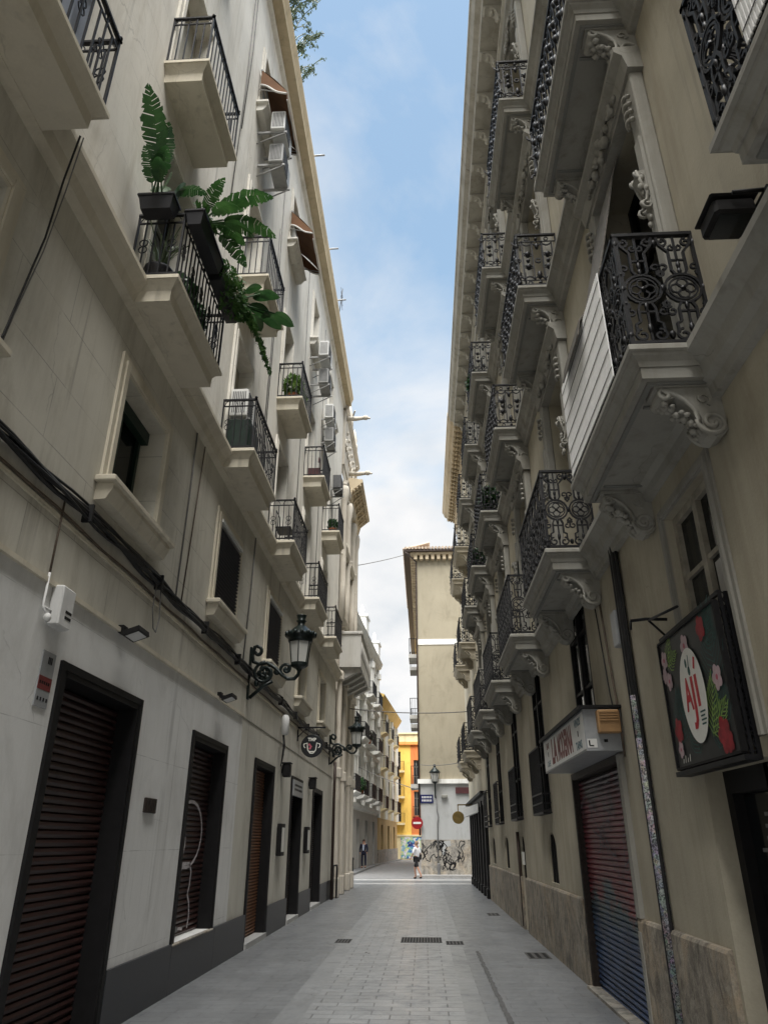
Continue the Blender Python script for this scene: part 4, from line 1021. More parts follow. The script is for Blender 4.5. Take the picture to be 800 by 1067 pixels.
# ================================================================== lanterns
def wall_lantern(y, label):
    T = thing('wall_lantern', label, 'street lamp', (LX, y, 4.05), 'wall lanterns on scrolled brackets')
    b = MB(FL)
    b.bev(.0, .045, y - .05, y + .05, 4.05, 5.02, .012)
    P3 = lambda ps: [(x, y, z) for x, z in ps]
    b.tube(P3([(.05, 4.08), (.30, 4.30), (.46, 4.38)]), .034, 6)
    b.tube(P3(spiral((.14, 4.93), .02, .11, -200, 120, 14)[::1] + [(.05, 4.86), (.08, 4.74), (.20, 4.70), (.34, 4.72), (.50, 4.62)] + [(.62, 4.50), (.74, 4.42), (.86, 4.42), (.93, 4.50), (.94, 4.60)]), .036, 6)
    b.tube(P3(spiral((.30, 4.53), .21, .05, 90, 640, 26)), .032, 6)
    b.tube(P3(spiral((.70, 4.60), .12, .03, 250, -200, 16)), .03, 6); b.blob((.70, y, 4.60), .05, .03, .05, 6)
    for a in range(0, 360, 60): b.blob((.30 + .10 * math.cos(R(a)), y, 4.53 + .10 * math.sin(R(a))), .055, .02, .055, 6)
    b.blob((.30, y, 4.53), .05, .035, .05, 7); b.blob((.53, y, 4.55), .07, .03, .06, 6); b.blob((.16, y, 4.35), .05, .025, .07, 6)
    b.build('bracket', 'lampiron', T)
    c = (.94, y, 0); l = MB(FL); a0 = R(30)
    l.lathe([(.03, 4.55), (.06, 4.60), (.13, 4.63), (.165, 4.66), (.165, 4.71), (.0, 4.71)], c, 12, False, a0=a0)
    for k in range(6):
        a = a0 + R(60 * k); l.tube([(c[0] + .158 * math.cos(a), y + .158 * math.sin(a), 4.70), (c[0] + .212 * math.cos(a), y + .212 * math.sin(a), 5.12)], .013, 4)
    l.lathe([(.0, 5.10), (.225, 5.10), (.235, 5.14), (.23, 5.17), (.275, 5.19), (.285, 5.24), (.25, 5.27), (.20, 5.31), (.14, 5.37), (.085, 5.41), (.07, 5.44), (.07, 5.48), (.10, 5.51), (.07, 5.53), (.09, 5.60), (.10, 5.62), (.03, 5.61), (.0, 5.59)], c, 14, True)
    for k in range(14):
        a = R(360 / 14 * k); l.blob((c[0] + .272 * math.cos(a), y + .272 * math.sin(a), 5.245), .04, .04, .045, 5)
    l.build('lantern_head', 'lampiron', T)
    gl = MB(FL); gl.lathe([(.150, 4.712), (.203, 5.098)], c, 6, False, a0=a0); gl.build('lantern_glass', 'lampglass', T)
    return T
wall_lantern(13.05, 'nearer of the two wall lanterns on scrolled brackets, above the rust brown shutter')
wall_lantern(25.2, 'farther wall lantern on scrolled bracket, beyond the round hanging sign')
T = thing('wall_lantern', 'lantern on a slim pole bracket against the white wall of the beige corner block', 'street lamp', (.6, 42.1, 4.4))
l = MB(); c = (.6, 41.85, 0)
l.tube([(.6, 42.12, 3.9), (.6, 41.95, 4.1), (.6, 41.85, 4.4), (.6, 41.85, 4.62)], .04, 6); l.lathe([(.06, 4.6), (.16, 4.66), (.17, 4.70), (.0, 4.7)], c, 6, False)
for k in range(6): a = R(60 * k); l.tube([(c[0] + .15 * math.cos(a), c[1] + .15 * math.sin(a), 4.7), (c[0] + .25 * math.cos(a), c[1] + .25 * math.sin(a), 5.15)], .016, 4)
l.lathe([(.0, 5.14), (.30, 5.15), (.31, 5.2), (.2, 5.32), (.09, 5.42), (.06, 5.5), (.1, 5.56), (.02, 5.62)], c, 12); l.build('lantern_head', 'lampiron', T)
gl = MB(); gl.lathe([(.14, 4.71), (.24, 5.13)], c, 6, False); gl.build('lantern_glass', 'lampglass', T)
w = MB(); w.tube([(.66, 42.12, 4.0), (.68, 42.11, 3.2), (.74, 42.10, 2.9), (.68, 42.09, 2.6), (.66, 42.09, .1)], .035, 6); w.bev(.60, .76, 42.02, 42.13, .1, .65, .02)
tag(w.build('downpipe', 'pipe'), 'thin grey pipe down the white wall below the street lantern', 'pipe')

# ================================================================== signs and small wall fittings
# round hanging sign
T = thing('hanging_sign', 'round black hanging sign with white mug emblem on an iron arm', 'sign', (LX, 18.7, 4.3))
b = MB(FL); b.box(.0, .72, 18.68, 18.72, 4.33, 4.37); b.box(.0, .03, 18.68, 18.72, 4.02, 4.37); b.tube([(.02, 18.7, 4.12), (.22, 18.7, 4.33)], .014, 5); b.tube([(.28, 18.7, 4.33), (.28, 18.7, 4.16)], .008, 4); b.tube([(.50, 18.7, 4.33), (.50, 18.7, 4.16)], .008, 4); b.build('arm', 'iron', T)
b = MB(FL); b.lathe([(.27, -.02), (.28, -.015), (.28, .015), (.27, .02)], (.39, 18.7, 3.90), 28, True, 'y'); b.build('disc', 'signblack', T)
yy = 18.677
t = MB(FL); textmesh(t, 'TMP', .11, lambda a, c_: (.39 - 0 + a, yy, 4.05 + c_), .004)
P3 = lambda ps: [(.39 + x, yy, 3.88 + z) for x, z in ps]
for sg in (-1, 1):
    t.ribbon(P3([(sg * .21, .06), (sg * .12, .09), (sg * .11, -.02), (sg * .10, -.08), (sg * .04, -.155), (0, -.16)]), .024, (0, 1, 0)); t.ribbon(P3([(sg * .21, .06), (sg * .20, .0), (sg * .165, -.03)]), .02, (0, 1, 0))
t.ribbon(P3([(-.06, -.12), (.06, -.12)]), .03, (0, 1, 0)); t.build('lettering', 'cream2', T, False)
t = MB(FL); t.ribbon(P3([(-.08, .07), (-.02, .0), (-.06, -.06)]), .05, (0, 1, 0)); t.build('emblem', 'pinkdark', T, False)
# printed sign with hibiscus
T = thing('shop_sign', 'black printed sign with hibiscus flowers and white oval over the shop door', 'sign', (RX - .1, 5.45, 2.2))
def FS(u, v, d=0): return (RX - .105 - d, 6.08 - u, 2.22 + v)      # u to the right as read from the street, v up
SW, SH = 1.26, .99
b = MB(); b.box(RX - .105, RX - .075, 6.08 - SW, 6.08, 2.22, 2.22 + SH); b.build('panel', 'signblack', T)
b = MB()
for x0, x1, z0, z1 in ((0, SW, -.012, .006), (0, SW, SH - .006, SH + .012), (-.012, .006, 0, SH), (SW - .006, SW + .012, 0, SH)):
    p, q = FS(x0, z0), FS(x1, z1); b.box(p[0] - .012, p[0] + .03, min(p[1], q[1]), max(p[1], q[1]), min(p[2], q[2]), max(p[2], q[2]))
b.build('edge', 'blackframe', T)
def disc(mb, u, v, ru, rv, d, n=24, fn=None):
    mb.quad([FS(u + ru * math.cos(2 * math.pi * i / n) * (1 if fn is None else fn(i / n)), v + rv * math.sin(2 * math.pi * i / n) * (1 if fn is None else fn(i / n)), d) for i in range(n)])
def frond(mb, u, v, ang, ln, d, n=9, spread=62, wd=.007):
    a = R(ang); mb.ribbon([FS(u, v, d), FS(u + ln * math.cos(a), v + ln * math.sin(a), d)], wd * .5, (1, 0, 0))
    for i in range(n):
        t_ = (i + .6) / n; bu, bv = u + ln * t_ * math.cos(a), v + ln * t_ * math.sin(a); l_ = ln * .55 * (1.1 - t_ * .75)
        for sg in (-1, 1):
            a2 = a + sg * R(spread * (1.05 - .55 * t_)); mb.ribbon([FS(bu, bv, d), FS(bu + l_ * .55 * math.cos(a2), bv + l_ * .55 * math.sin(a2), d), FS(bu + l_ * math.cos(a2 - sg * .28), bv + l_ * math.sin(a2 - sg * .28), d)], wd, (1, 0, 0))
for u, v, a, l_ in ((.2, .15, 80, .35), (.55, .05, 110, .3), (1.12, .45, 100, .45), (1.0, .7, 60, .3), (.9, .04, 70, .3), (.3, .35, 40, .25), (1.18, .2, 120, .3)): b = MB(); frond(b, u, v, a, l_ * 1.15, .002, 12); b.build('palm_print', 'printteal', T, False)
for j, a_ in enumerate(((.16, .76, 62, .24, 7, 62, .008), (.16, .78, 15, .22, 7, 60, .008), (.84, .14, 66, .40, 10, 62, .0095), (.86, .14, 32, .34, 9, 58, .009))): b = MB(); frond(b, *a_[:4], .003 + .0002 * j, *a_[4:]); b.build('frond_print', 'printgreen', T, False)
fl = lambda t_: .72 + .28 * abs(math.sin(t_ * math.pi * 5))
for i, (u, v, r_) in enumerate(((.96, .88, .085), (.17, .27, .09), (1.04, .13, .11), (1.10, .08, .07))): b = MB(); disc(b, u, v, r_, r_ * 1.15, .004 + .0003 * i, 40, fl); b.build('red_flower', 'redprint', T, False)
for i, (u, v, r_) in enumerate(((.10, .84, .075), (.06, .72, .06), (.15, .66, .07), (.60, .84, .085), (1.10, .50, .085), (.16, .13, .06))): b = MB(); disc(b, u, v, r_, r_ * 1.1, .0055 + .0003 * i, 40, fl); b.build('pale_flower', 'pink', T, False)
for i, (u, v, r_) in enumerate(((.10, .84, .075), (.15, .66, .07), (.60, .84, .085), (1.10, .50, .085), (.16, .13, .06))): b = MB(); disc(b, u, v, r_ * .24, r_ * .24, .0078, 10); b.build('flower_heart', 'pinkdark', T, False)
b = MB(); disc(b, .62, .47, .245, .345, .009, 40); b.build('oval', 'cream2', T, False)
b = MB(); textmesh(b, 'A', .32, lambda a, c_: FS(.525 + a, .475 + c_, .011), .012, sx=.62); b.build('lettering', 'red', T, False); b = MB(); b.ribbon([FS(.715, .37, .011), FS(.715, .60, .011)], .05, (1, 0, 0))
b.build('lettering', 'red', T, False); b = MB(); b.ribbon([FS(.72, .64, .011), FS(.755, .72, .011)], .035, (1, 0, 0)); b.build('accent', 'red', T, False); b = MB(); b.ribbon([FS(.632, .60, .0115), FS(.635, .36, .0115), FS(.625, .29, .0115), FS(.595, .25, .0115), FS(.555, .255, .0115)], .05, (1, 0, 0)); b.build('lettering', 'red', T, False)
b = MB(); disc(b, .62, .645, .025, .035, .0112, 12); b.ribbon([FS(.62, .66, .0112), FS(.64, .76, .0112)], .012, (1, 0, 0)); b.build('leaf_print', 'printteal', T, False); b = MB(); disc(b, .575, .71, .02, .035, .0114, 10); b.build('leaf_print', 'printteal', T, False); b = MB()
for k in range(4): b.ribbon([FS(.70, .33 - k * .028, .0112), FS(.80 - .02 * (k % 2), .33 - k * .028, .0112)], .012, (1, 0, 0))
b.build('tagline', 'printteal', T, False)
b = MB()
for k in range(4): b.ribbon([FS(.16 + k * .05, .03, .0045), FS(.175 + k * .05, .06 + .02 * (k % 2), .0045)], .012, (1, 0, 0))
b.build('small_print', 'cream2', T, False)
b = MB(FR); b.tube([(.02, 6.0, 3.42), (.18, 6.05, 3.44), (.30, 6.10, 3.44)], .014, 5); b.tube([(.30, 6.10, 3.44), (.31, 6.10, 3.36)], .011, 5); b.tube([(.02, 6.1, 3.30), (.16, 6.06, 3.43)], .011, 5); b.tube([(.16, 6.05, 3.43), (.10, 5.5, 3.38)], .012, 5)
tag(b.build('sign_bracket', 'iron'), 'empty black iron bracket arm at the top left of the hibiscus sign', 'bracket')
# white box sign over the sprayed shutter
T = thing('box_sign', 'white box sign with dark red capitals and teal words above the sprayed shutter', 'sign', (RX - .2, 9.3, 2.5))
x1 = RX - .40; b = MB(); b.box(x1, RX - .002, 7.95, 10.75, 2.57, 3.0); b.build('casing', 'signgrey', T)
b = MB(); b.box(x1 - .004, x1 - .001, 7.97, 10.73, 2.59, 2.975); b.build('face', 'signwhite', T)
b = MB(); b.box(x1 - .05, RX, 7.88, 10.82, 3.001, 3.03); b.box(x1 - .05, x1 - .035, 7.88, 10.82, 2.985, 3.001); b.build('canopy', 'blackframe', T)
def FW(u, v): return (x1 - .0055, 10.73 - u, 2.78 + v)
b = MB(); textmesh(b, 'LA', .40, lambda a, c_: FW(.84 + a, c_ - .01), .022, sx=.85); textmesh(b, 'MODERNA', .40, lambda a, c_: FW(1.60 + a, c_ - .01), .02, sx=.50); textmesh(b, 'BAR', .11, lambda a, c_: FW(.36 + a, .11 + c_), .004); b.build('lettering', 'signred', T, False)
b = MB(); textmesh(b, 'VINOS', .115, lambda a, c_: FW(2.44 + a, .12 + c_), .004); textmesh(b, 'TAPAS', .115, lambda a, c_: FW(2.44 + a, -.12 + c_), .004); textmesh(b, 'CAFE', .10, lambda a, c_: FW(.36 + a, -.12 + c_), .003)
b.build('small_lettering', 'signteal', T, False)
b = MB()
for u in (.36, 2.44): b.ribbon([FW(u, -.025), FW(u, .035)], .04, (1, 0, 0))
b.ribbon([(RX - .365, 7.945, 2.62), (RX - .365, 7.945, 2.675)], .016, (0, 1, 0)); b.ribbon([(RX - .365, 7.945, 2.62), (RX - .32, 7.945, 2.62)], .014, (0, 1, 0)); b.ribbon([(RX - .21, 7.945, 2.67), (RX - .17, 7.945, 2.67)], .03, (0, 1, 0)); b.build('mark', 'blackframe', T, False)
b = MB(); b.box(RX - .385, RX - .285, 7.946, 7.949, 2.60, 2.69); b.build('sticker', 'signwhite', T)
b = MB(); b.bev(RX - .27, RX - .04, 7.84, 7.949, 2.74, 2.975, .01)
for k in range(4): b.prism([(RX - .255, 2.86 + k * .027), (RX - .055, 2.86 + k * .027), (RX - .055, 2.874 + k * .027), (RX - .255, 2.874 + k * .027)], 7.825, 7.839)
tag(b.build('vent_box', 'vent'), 'ochre louvred vent box on the end of the white box sign', 'vent')
# shop signs at the far corner
b = MB(); b.lathe([(.25, -.03), (.26, -.02), (.26, .02), (.25, .03)], (1.46, 34, 2.66), 24, True, 'y'); b.box(1.44, 1.48, 33.98, 34.02, 2.9, 3.2); b.box(1.44, RX, 33.98, 34.02, 3.15, 3.2); tag(b.build('round_sign', 'brass'), 'round brass coloured sign hanging out beside the black shopfront', 'sign')
b = MB(); b.loft([[(1.62, 32.2, 2.62), (1.62, 32.2, 2.95), (RX - .1, 29.3, 3.02), (RX - .1, 29.3, 2.72)], [(1.74, 32.25, 2.62), (1.74, 32.25, 2.95), (RX - .02, 29.5, 3.02), (RX - .02, 29.5, 2.72)]]); tag(b.build('shop_lightbox', 'signwhite'), 'slanted white strip sign on the black shopfront next to the round sign', 'sign')
b = MB(); b.box(-.24, .28 + .2, gy0 - .075, gy0 - .062 + .03, 3.62, 4.05); T = b.build('street_name_plate', 'bluesign'); tag(T, 'dark blue street name plate with white lettering on the white corner wall', 'sign')
b = MB()
for r_ in range(2):
    for k in range(7): x = -.14 + k * .08 + .0; b.box(x, x + .05, gy0 - .079, gy0 - .0755, 3.70 + r_ * .17, 3.80 + r_ * .17)
b.build('lettering', 'signwhite', T)
b = MB(); b.lathe([(.30, 0), (.31, .01), (.31, .03), (.30, .04)], (-.42, 42.0, 2.62), 24, True, 'y'); T = b.build('no_entry_sign', 'traffred'); tag(T, 'round red no entry sign with a white bar at the beige corner', 'traffic sign')
b = MB(); b.box(-.63, -.21, 41.985, 41.998, 2.57, 2.67); b.build('bar', 'signwhite', T); b = MB(); b.box(-.30, -.27, 42.04, 42.14, 2.4, 2.8); b.box(-.42, -.27, 42.042, 42.07, 2.6, 2.64); b.build('mount', 'pipe', T)
b = MB(); b.bev(.93, 1.27, gy0 - .22, gy0 - .03, 3.86, 4.04, .03); tag(b.build('wall_light', 'greyframe'), 'small grey downlight on the white wall of the beige block', 'lamp')
b = MB(); b.box(1.72, 2.5, gy0 - .12, gy0 - .03, 4.1, 4.42); tag(b.build('name_board', 'redbrown'), 'dark red board on the white wall of the beige block', 'board')
# left wall fittings
T = thing('alarm_box', 'white alarm siren box with two dark louvres on the left wall', 'alarm', (LX, 5.85, 3.4))
b = MB(FL); b.bev(.0, .11, 5.74, 5.98, 3.38, 3.74, .015); b.build('casing', 'plasticwhite', T); b = MB(FL); b.box(.10, .113, 5.84, 5.95, 3.46, 3.485); b.box(.10, .113, 5.84, 5.95, 3.51, 3.535); b.build('louvre', 'blackframe', T)
b = MB(FL); b.tube([(.03, 5.6, 3.8), (.03, 5.6, 3.5), (.08, 5.6, 3.43)], .012, 5); b.blob((.09, 5.6, 3.40), .035, .035, .04, 7); b.tube([(.03, 5.6, 3.5), (.03, 5.74, 3.5)], .012, 5); tag(b.build('sensor', 'plasticwhite'), 'tiny white sensor on a pipe just left of the alarm box', 'sensor')
def floodlight(y, z, label):
    T = thing('floodlight', label, 'lamp', (LX, y, z), 'small floodlights on the left wall')
    b = MB(FL); b.box(.0, .06, y - .06, y + .06, z - .03, z + .05); b.tube([(.05, y, z), (.13, y, z - .0)], .012, 5)
    b.loft([[(.10, y - .15, z - .09), (.10, y + .15, z - .09), (.09, y + .15, z - .04), (.09, y - .15, z - .04)], [(.27, y - .15, z - .03), (.27, y + .15, z - .03), (.26, y + .15, z + .02), (.26, y - .15, z + .02)]]); b.build('housing', 'blackframe', T)
    b = MB(FL); b.quad([(.118, y - .12, z - .0875), (.118, y + .12, z - .0875), (.252, y + .12, z - .0395), (.252, y - .12, z - .0395)]); b.build('lens', 'plasticwhite', T, False)
floodlight(7.25, 3.74, 'small black floodlight above the nearest maroon shutter')
floodlight(11.2, 3.78, 'small black floodlight above the graffitied shutter')
T = thing('floodlight', 'large black floodlight box on the upper right wall above the stone band', 'lamp', (RX, 3.5, 5.3))
b = MB(FR); b.bev(.05, .30, 3.20, 3.44, 5.12, 5.24, .02); b.bev(.03, .32, 3.18, 3.46, 5.24, 5.262, .01); b.bev(.08, .28, 3.24, 3.40, 5.262, 5.29, .01); b.build('housing', 'blackframe', T)
b = MB(FR); b.tube([(.0, 3.14, 5.22), (.2, 3.16, 5.23)], .014, 5); b.box(.0, .03, 3.1, 3.44, 5.16, 5.22); b.build('mount', 'blackframe', T)
b = MB(FR); b.quad([(.08, 3.22, 5.117), (.27, 3.22, 5.117), (.27, 3.42, 5.117), (.08, 3.42, 5.117)]); b.build('lens', 'glass', T, False)
T = thing('wall_plaque', 'grey vertical plaque with a red band beside the nearest maroon shutter', 'sign', (LX, 5.9, 2.8))
b = MB(FL); b.box(.0, .012, 5.80, 6.02, 2.72, 3.18); b.build('plate', 'signgrey', T); b = MB(FL); b.box(.012, .014, 5.80, 6.02, 2.86, 2.97); b.build('red_band', 'signred', T)
b = MB(FL); 
for k in range(3): b.box(.012, .0145, 5.90 + k * .025, 5.915 + k * .025, 3.08, 3.14)
for k in range(5): b.box(.0142, .0155, 5.82 + k * .036, 5.842 + k * .036, 2.905, 2.93)
for k in range(4): b.box(.012, .0145, 5.83 + k * .05, 5.85 + k * .05, 2.77, 2.80)
b.build('lettering', 'blackframe', T)
b = MB(FL); b.bev(.0, .03, 8.60, 8.96, 2.00, 2.16, .006); 
for k in range(4): b.box(.03, .036, 8.62 + k * .09, 8.64 + k * .09, 2.02, 2.14)
tag(b.build('vent_plate', 'ironbrown'), 'small dark rectangular vent plate between the two nearest maroon shutters', 'vent')
def menubox(y, label):
    T = thing('menu_case', label, 'menu case', (LX, y, 1.55), 'menu cases beside the doors')
    b = MB(FL); b.bev(.0, .10, y - .22, y + .22, 1.42, 2.06, .01); b.build('case', 'blackframe', T); b = MB(FL); b.box(.10, .103, y - .16, y + .16, 1.50, 1.98); b.build('menu_sheet', 'cream2', T)
menubox(16.95, 'black menu case with white sheet right of the rust brown shutter'); menubox(20.7, 'black menu case with white sheet between the two farthest left doors')
for y, lb in ((16.9, 'small black wall lamp above the nearer menu case'), (21.0, 'small black wall lamp above the farther menu case')):
    b = MB(FL); b.bev(.02, .20, y - .10, y + .10, 3.02, 3.30, .02); b.box(.0, .03, y - .04, y + .04, 3.1, 3.2); b.bev(.0, .22, y - .12, y + .12, 3.30, 3.33, .01); tag(b.build('wall_lamp', 'blackframe'), lb, 'lamp', 'small wall lamps over the menu cases')
b = MB(FL); b.lathe([(.05, 3.86), (.09, 3.88), (.09, 4.22), (.06, 4.28), (.03, 4.3)], (.12, 16.35, 0), 10)
tag(b.build('cable_insulator', 'plasticwhite'), 'white cable insulator hanging under the cable bundle left of the hanging sign', 'insulator')
b = MB(FL)
for k in range(5): b.tube([(.08 + .02 * math.sin(k), 16.35 + .03 * math.cos(k * 2), 3.95), (.12, 16.35 + .10 * math.sin(k * 1.3), 3.65), (.10, 16.38 + .07 * math.cos(k), 3.45), (.06, 16.4, 3.2)], .012, 4)
tag(b.build('cable_loop', 'cable'), 'loops of slack cable hanging below the white insulator', 'cable')

# ================================================================== cables and pipes
b = MB(FL)
for k in range(9):
    q = random.Random(k); ps = []; off = q.uniform(-.055, .055); ph = q.uniform(0, 6)
    for i in range(120):
        y = -6 + i * .272; ps.append((.035 + .03 * hash3(k, 3) + .012 * math.sin(y * 2.1 + ph), y, 4.55 + off + .028 * math.sin(y * 1.3 + ph) + .02 * math.sin(y * 3.7 + ph * 2)))
    b.tube(ps, .012 + .012 * hash3(k, 8), 5)
for y in range(-4, 26, 2): b.box(.0, .10, y, y + .03, 4.46, 4.64)
tag(b.build('cable_bundle', 'cable'), 'thick black bundle of cables running the length of the left wall below the first windows', 'cable')
b = MB(FL); b.tube([(.02, -6 + i * .5, 4.37 + .012 * math.sin(i * 1.7)) for i in range(64)], .014, 5); tag(b.build('conduit', 'cablebrown'), 'thin brown cable just below the black cable bundle on the left wall', 'cable')
def drop(name, pts, r_, mat, label, F=FL): tag((lambda m_: (m_.tube(pts, r_, 5), m_.build(name, mat))[1])(MB(F)), label, 'cable')
drop('hanging_cable', [(.40, 4.0, 7.16), (.18, 4.25, 6.95), (.06, 4.38, 6.4), (.04, 4.24, 5.3), (.05, 4.10, 4.6)], .009, 'cable', 'black cable running down the wall from the nearest left balcony')
drop('hanging_cable', [(.42, 4.02, 7.16), (.16, 4.34, 6.9), (.04, 4.43, 6.3), (.03, 4.30, 5.5), (.05, 4.14, 4.6)], .006, 'wiregrey', 'grey cable beside the black one below the nearest left balcony')
drop('hanging_cable', [(.02, 8.75, 7.1), (.02, 8.75, 6), (.02, 8.72, 4.6)], .012, 'wiregrey', 'straight grey cable on the wall right of the green shuttered window')
drop('hanging_cable', [(.02, 9.15, 7.1), (.02, 9.05, 5.8), (.02, 8.95, 4.6)], .010, 'cablebrown', 'thin brown cable on the wall left of the first chain curtain window')
drop('hanging_cable', [(.02, 12.7, 7.1), (.03, 12.6, 6.0), (.03, 12.45, 4.6)], .014, 'wiregrey', 'slanting grey cable between the two chain curtain windows')
drop('hanging_cable', [(.02, 5.62, 4.5), (.03, 5.6, 4.2), (.03, 5.6, 3.8)], .010, 'cablebrown', 'short brown wire dropping to the white sensor')
drop('hanging_cable', [(.05, 7.95, 4.5), (.05, 7.93, 4.2), (.06, 8.0, 3.98), (.05, 8.12, 3.96), (.05, 8.18, 4.15), (.05, 8.1, 4.5)], .008, 'wiregrey', 'loop of thin wire hanging below the green shuttered window')
for j, (y, z0, z1) in enumerate(((8.9, 11.2, 18.9), (9.05, 14, 18.9), (12.6, 8, 15.2), (12.75, 8, 18), (16.7, 8, 18.9), (20.4, 8, 18.5))):
    drop('facade_wire', [(.02, y, z1), (.03, y + .06, (z0 + z1) / 2), (.02, y - .03, z0)], .010, 'wiregrey', ['wire down the upper left facade near the first awning', 'second thin wire close to the first on the upper left facade', 'wire between the plant balcony and the next one', 'longer wire beside the air conditioners of the first awning', 'wire on the upper left facade before the third balcony column', 'farthest wire on the upper left facade'][j])
def span(a, c_, sag, r_, label):
    a, c_ = Vector(a), Vector(c_); b = MB(); b.tube([tuple(a.lerp(c_, i / 14) - Vector((0, 0, sag * 4 * (i / 14) * (1 - i / 14)))) for i in range(15)], r_, 5); tag(b.build('overhead_wire', 'wiregrey'), label, 'wire')
span((-3.3, 32.2, 13.8), (-.9, 42.0, 18.2), .05, .022, 'highest overhead wire crossing the sky to the clay tile eave')
span((-3.0, 30, 6.7), (2.0, 30, 6.55), .12, .020, 'overhead wire crossing the street in front of the beige block')
span((-4.5, 52, 6.4), (-.3, 43, 4.35), .1, .022, 'low overhead wire beyond the crossing towards the white ledge')
span((-.2, 42, 5.6), (2.0, 35, 5.1), .1, .016, 'short wire across the foot of the beige end wall')
b = MB(FR)
for dx, dy, r_ in ((.04, 0, .035), (.05, .08, .022), (.03, -.06, .018)):
    b.tube([(dx, 7.22 + dy, z) for z in (.0, .6, 1.2, 1.8, 2.4, 3.0, 3.6, 4.2, 4.7)], r_, 6)
tag(b.build('cable_riser', 'cable'), 'thick black bundle of vertical cables and pipe on the right wall by the hibiscus sign', 'pipe')
b = MB(FR); b.lathe([(.046, 0), (.046, 2.35)], (.042, 7.20, .25), 10); b.lathe([(.043, 2.35), (.043, 2.8)], (.042, 7.20, .2), 10); tag(b.build('pasted_stickers', 'stickers'), 'torn stickers and posters wrapped round the cable pipe on the right wall', 'stickers')
b = MB(FR); b.bev(.0, .09, 7.34, 7.52, 3.55, 3.92, .01); tag(b.build('junction_box', 'signgrey'), 'grey junction box beside the black cable riser on the right wall', 'junction box')
drop('wall_wire', [(.02, 8.2, 4.7), (.02, 8.05, 3.6), (.03, 7.9, 2.9), (.04, 7.86, 2.5)], .012, 'cablebrown', 'thin dark wire on the right wall leading to the white box sign', FR)
drop('wall_wire', [(.02, 8.45, 4.7), (.02, 8.2, 3.2), (.02, 8.0, 2.6)], .008, 'cable', 'second thin wire beside the one leading to the box sign', FR)
b = MB(FR); b.tube([(.03, 17.75, .05), (.03, 17.75, 1.0), (.05, 17.72, 1.9)], .04, 6); tag(b.build('drainpipe', 'pipebrown'), 'dark drainpipe beside the narrow arched cellar door on the right', 'pipe')
b = MB(FR); b.box(.0, .02, 17.1, 17.4, 1.25, 1.5); tag(b.build('notice', 'cream2'), 'pale paper notice on the narrow arched cellar door', 'notice')
# pipe and rack at the left corner
b = MB(); b.tube([(LX + .14, 26.2, 0), (LX + .14, 26.2, .9), (LX + .16, 26.25, .98), (LX + .22, 26.5, .98), (LX + .22, 26.55, .9), (LX + .22, 26.55, 0)], .03, 6); tag(b.build('hoop_barrier', 'iron'), 'low black hoop barrier at the foot of the far left doorway', 'barrier')
b = MB(); b.lathe([(.06, 0), (.06, .1), (.04, .14), (.04, 1.0), (.055, 1.03), (.055, 1.08), (.0, 1.12)], (-3.02, 32.6, 0), 10); tag(b.build('bollard', 'iron'), 'slim black bollard at the corner of the ornate stone building', 'bollard')
for y, lb in ((25.9, 'dark downpipe at the end of the cream building'), (28.9, 'dark downpipe on the pale carved stone building')):
    b = MB(FL); b.tube([(.13, y, .0), (.13, y, 3.2), (.15, y, 4.2)], .05, 8); tag(b.build('downpipe', 'pipebrown'), lb, 'pipe')

# ================================================================== air conditioners, awnings, balcony things
def aircon(y, z, label, mat='acwhite', w0=.05, L=.78, front=True):
    T = thing('air_conditioner', label, 'air conditioner', (LX, y, z), 'air conditioners on the left facade')
    b = MB(FL); b.bev(w0 + .06, w0 + .36, y - L / 2, y + L / 2, z + .02, z + .56, .015); b.build('casing', mat, T)
    b = MB(FL); cx = w0 + .362
    for k in range(9): b.box(cx - .002, cx + .012, y - L / 2 + .05, y + L / 2 - .26, z + .08 + k * .05, z + .105 + k * .05)
    for k in range(8): b.box(w0 + .10 + k * .03, w0 + .115 + k * .03, y - L / 2 - .008, y - L / 2 + .002, z + .08, z + .5)
    b.build('grille', 'acgrille', T)
    b = MB(FL); b.box(.0, w0 + .40, y - L / 2 + .06, y - L / 2 + .10, z - .03, z + .019); b.box(.0, w0 + .40, y + L / 2 - .10, y + L / 2 - .06, z - .03, z + .019); b.tube([(.0, y - L / 2 + .08, z - .32), (w0 + .36, y - L / 2 + .08, z - .03)], .015, 5); b.tube([(.0, y + L / 2 - .08, z - .32), (w0 + .36, y + L / 2 - .08, z - .03)], .015, 5); b.build('bracket', 'acgrey', T)
    return T
aircon(10.4, 15.28, 'upper white air conditioner below the nearest brown awning', 'acwhite', .22)
aircon(10.6, 14.55, 'lower grey air conditioner hung under the white one by the nearest awning', 'acgrey', .18)
aircon(17.9, 15.15, 'white air conditioner near the top of the third window column', 'acwhite', .22)
aircon(18.2, 14.35, 'grey air conditioner directly below the white one of the third column', 'acgrey', .2)
aircon(20.7, 14.7, 'farther white air conditioner close under the ochre eave')
aircon(20.9, 13.9, 'farther grey air conditioner lowest under the ochre eave', 'acgrey')
aircon(23.4, 13.4, 'dark small air conditioner last before the ornate stone building', 'acgrille')
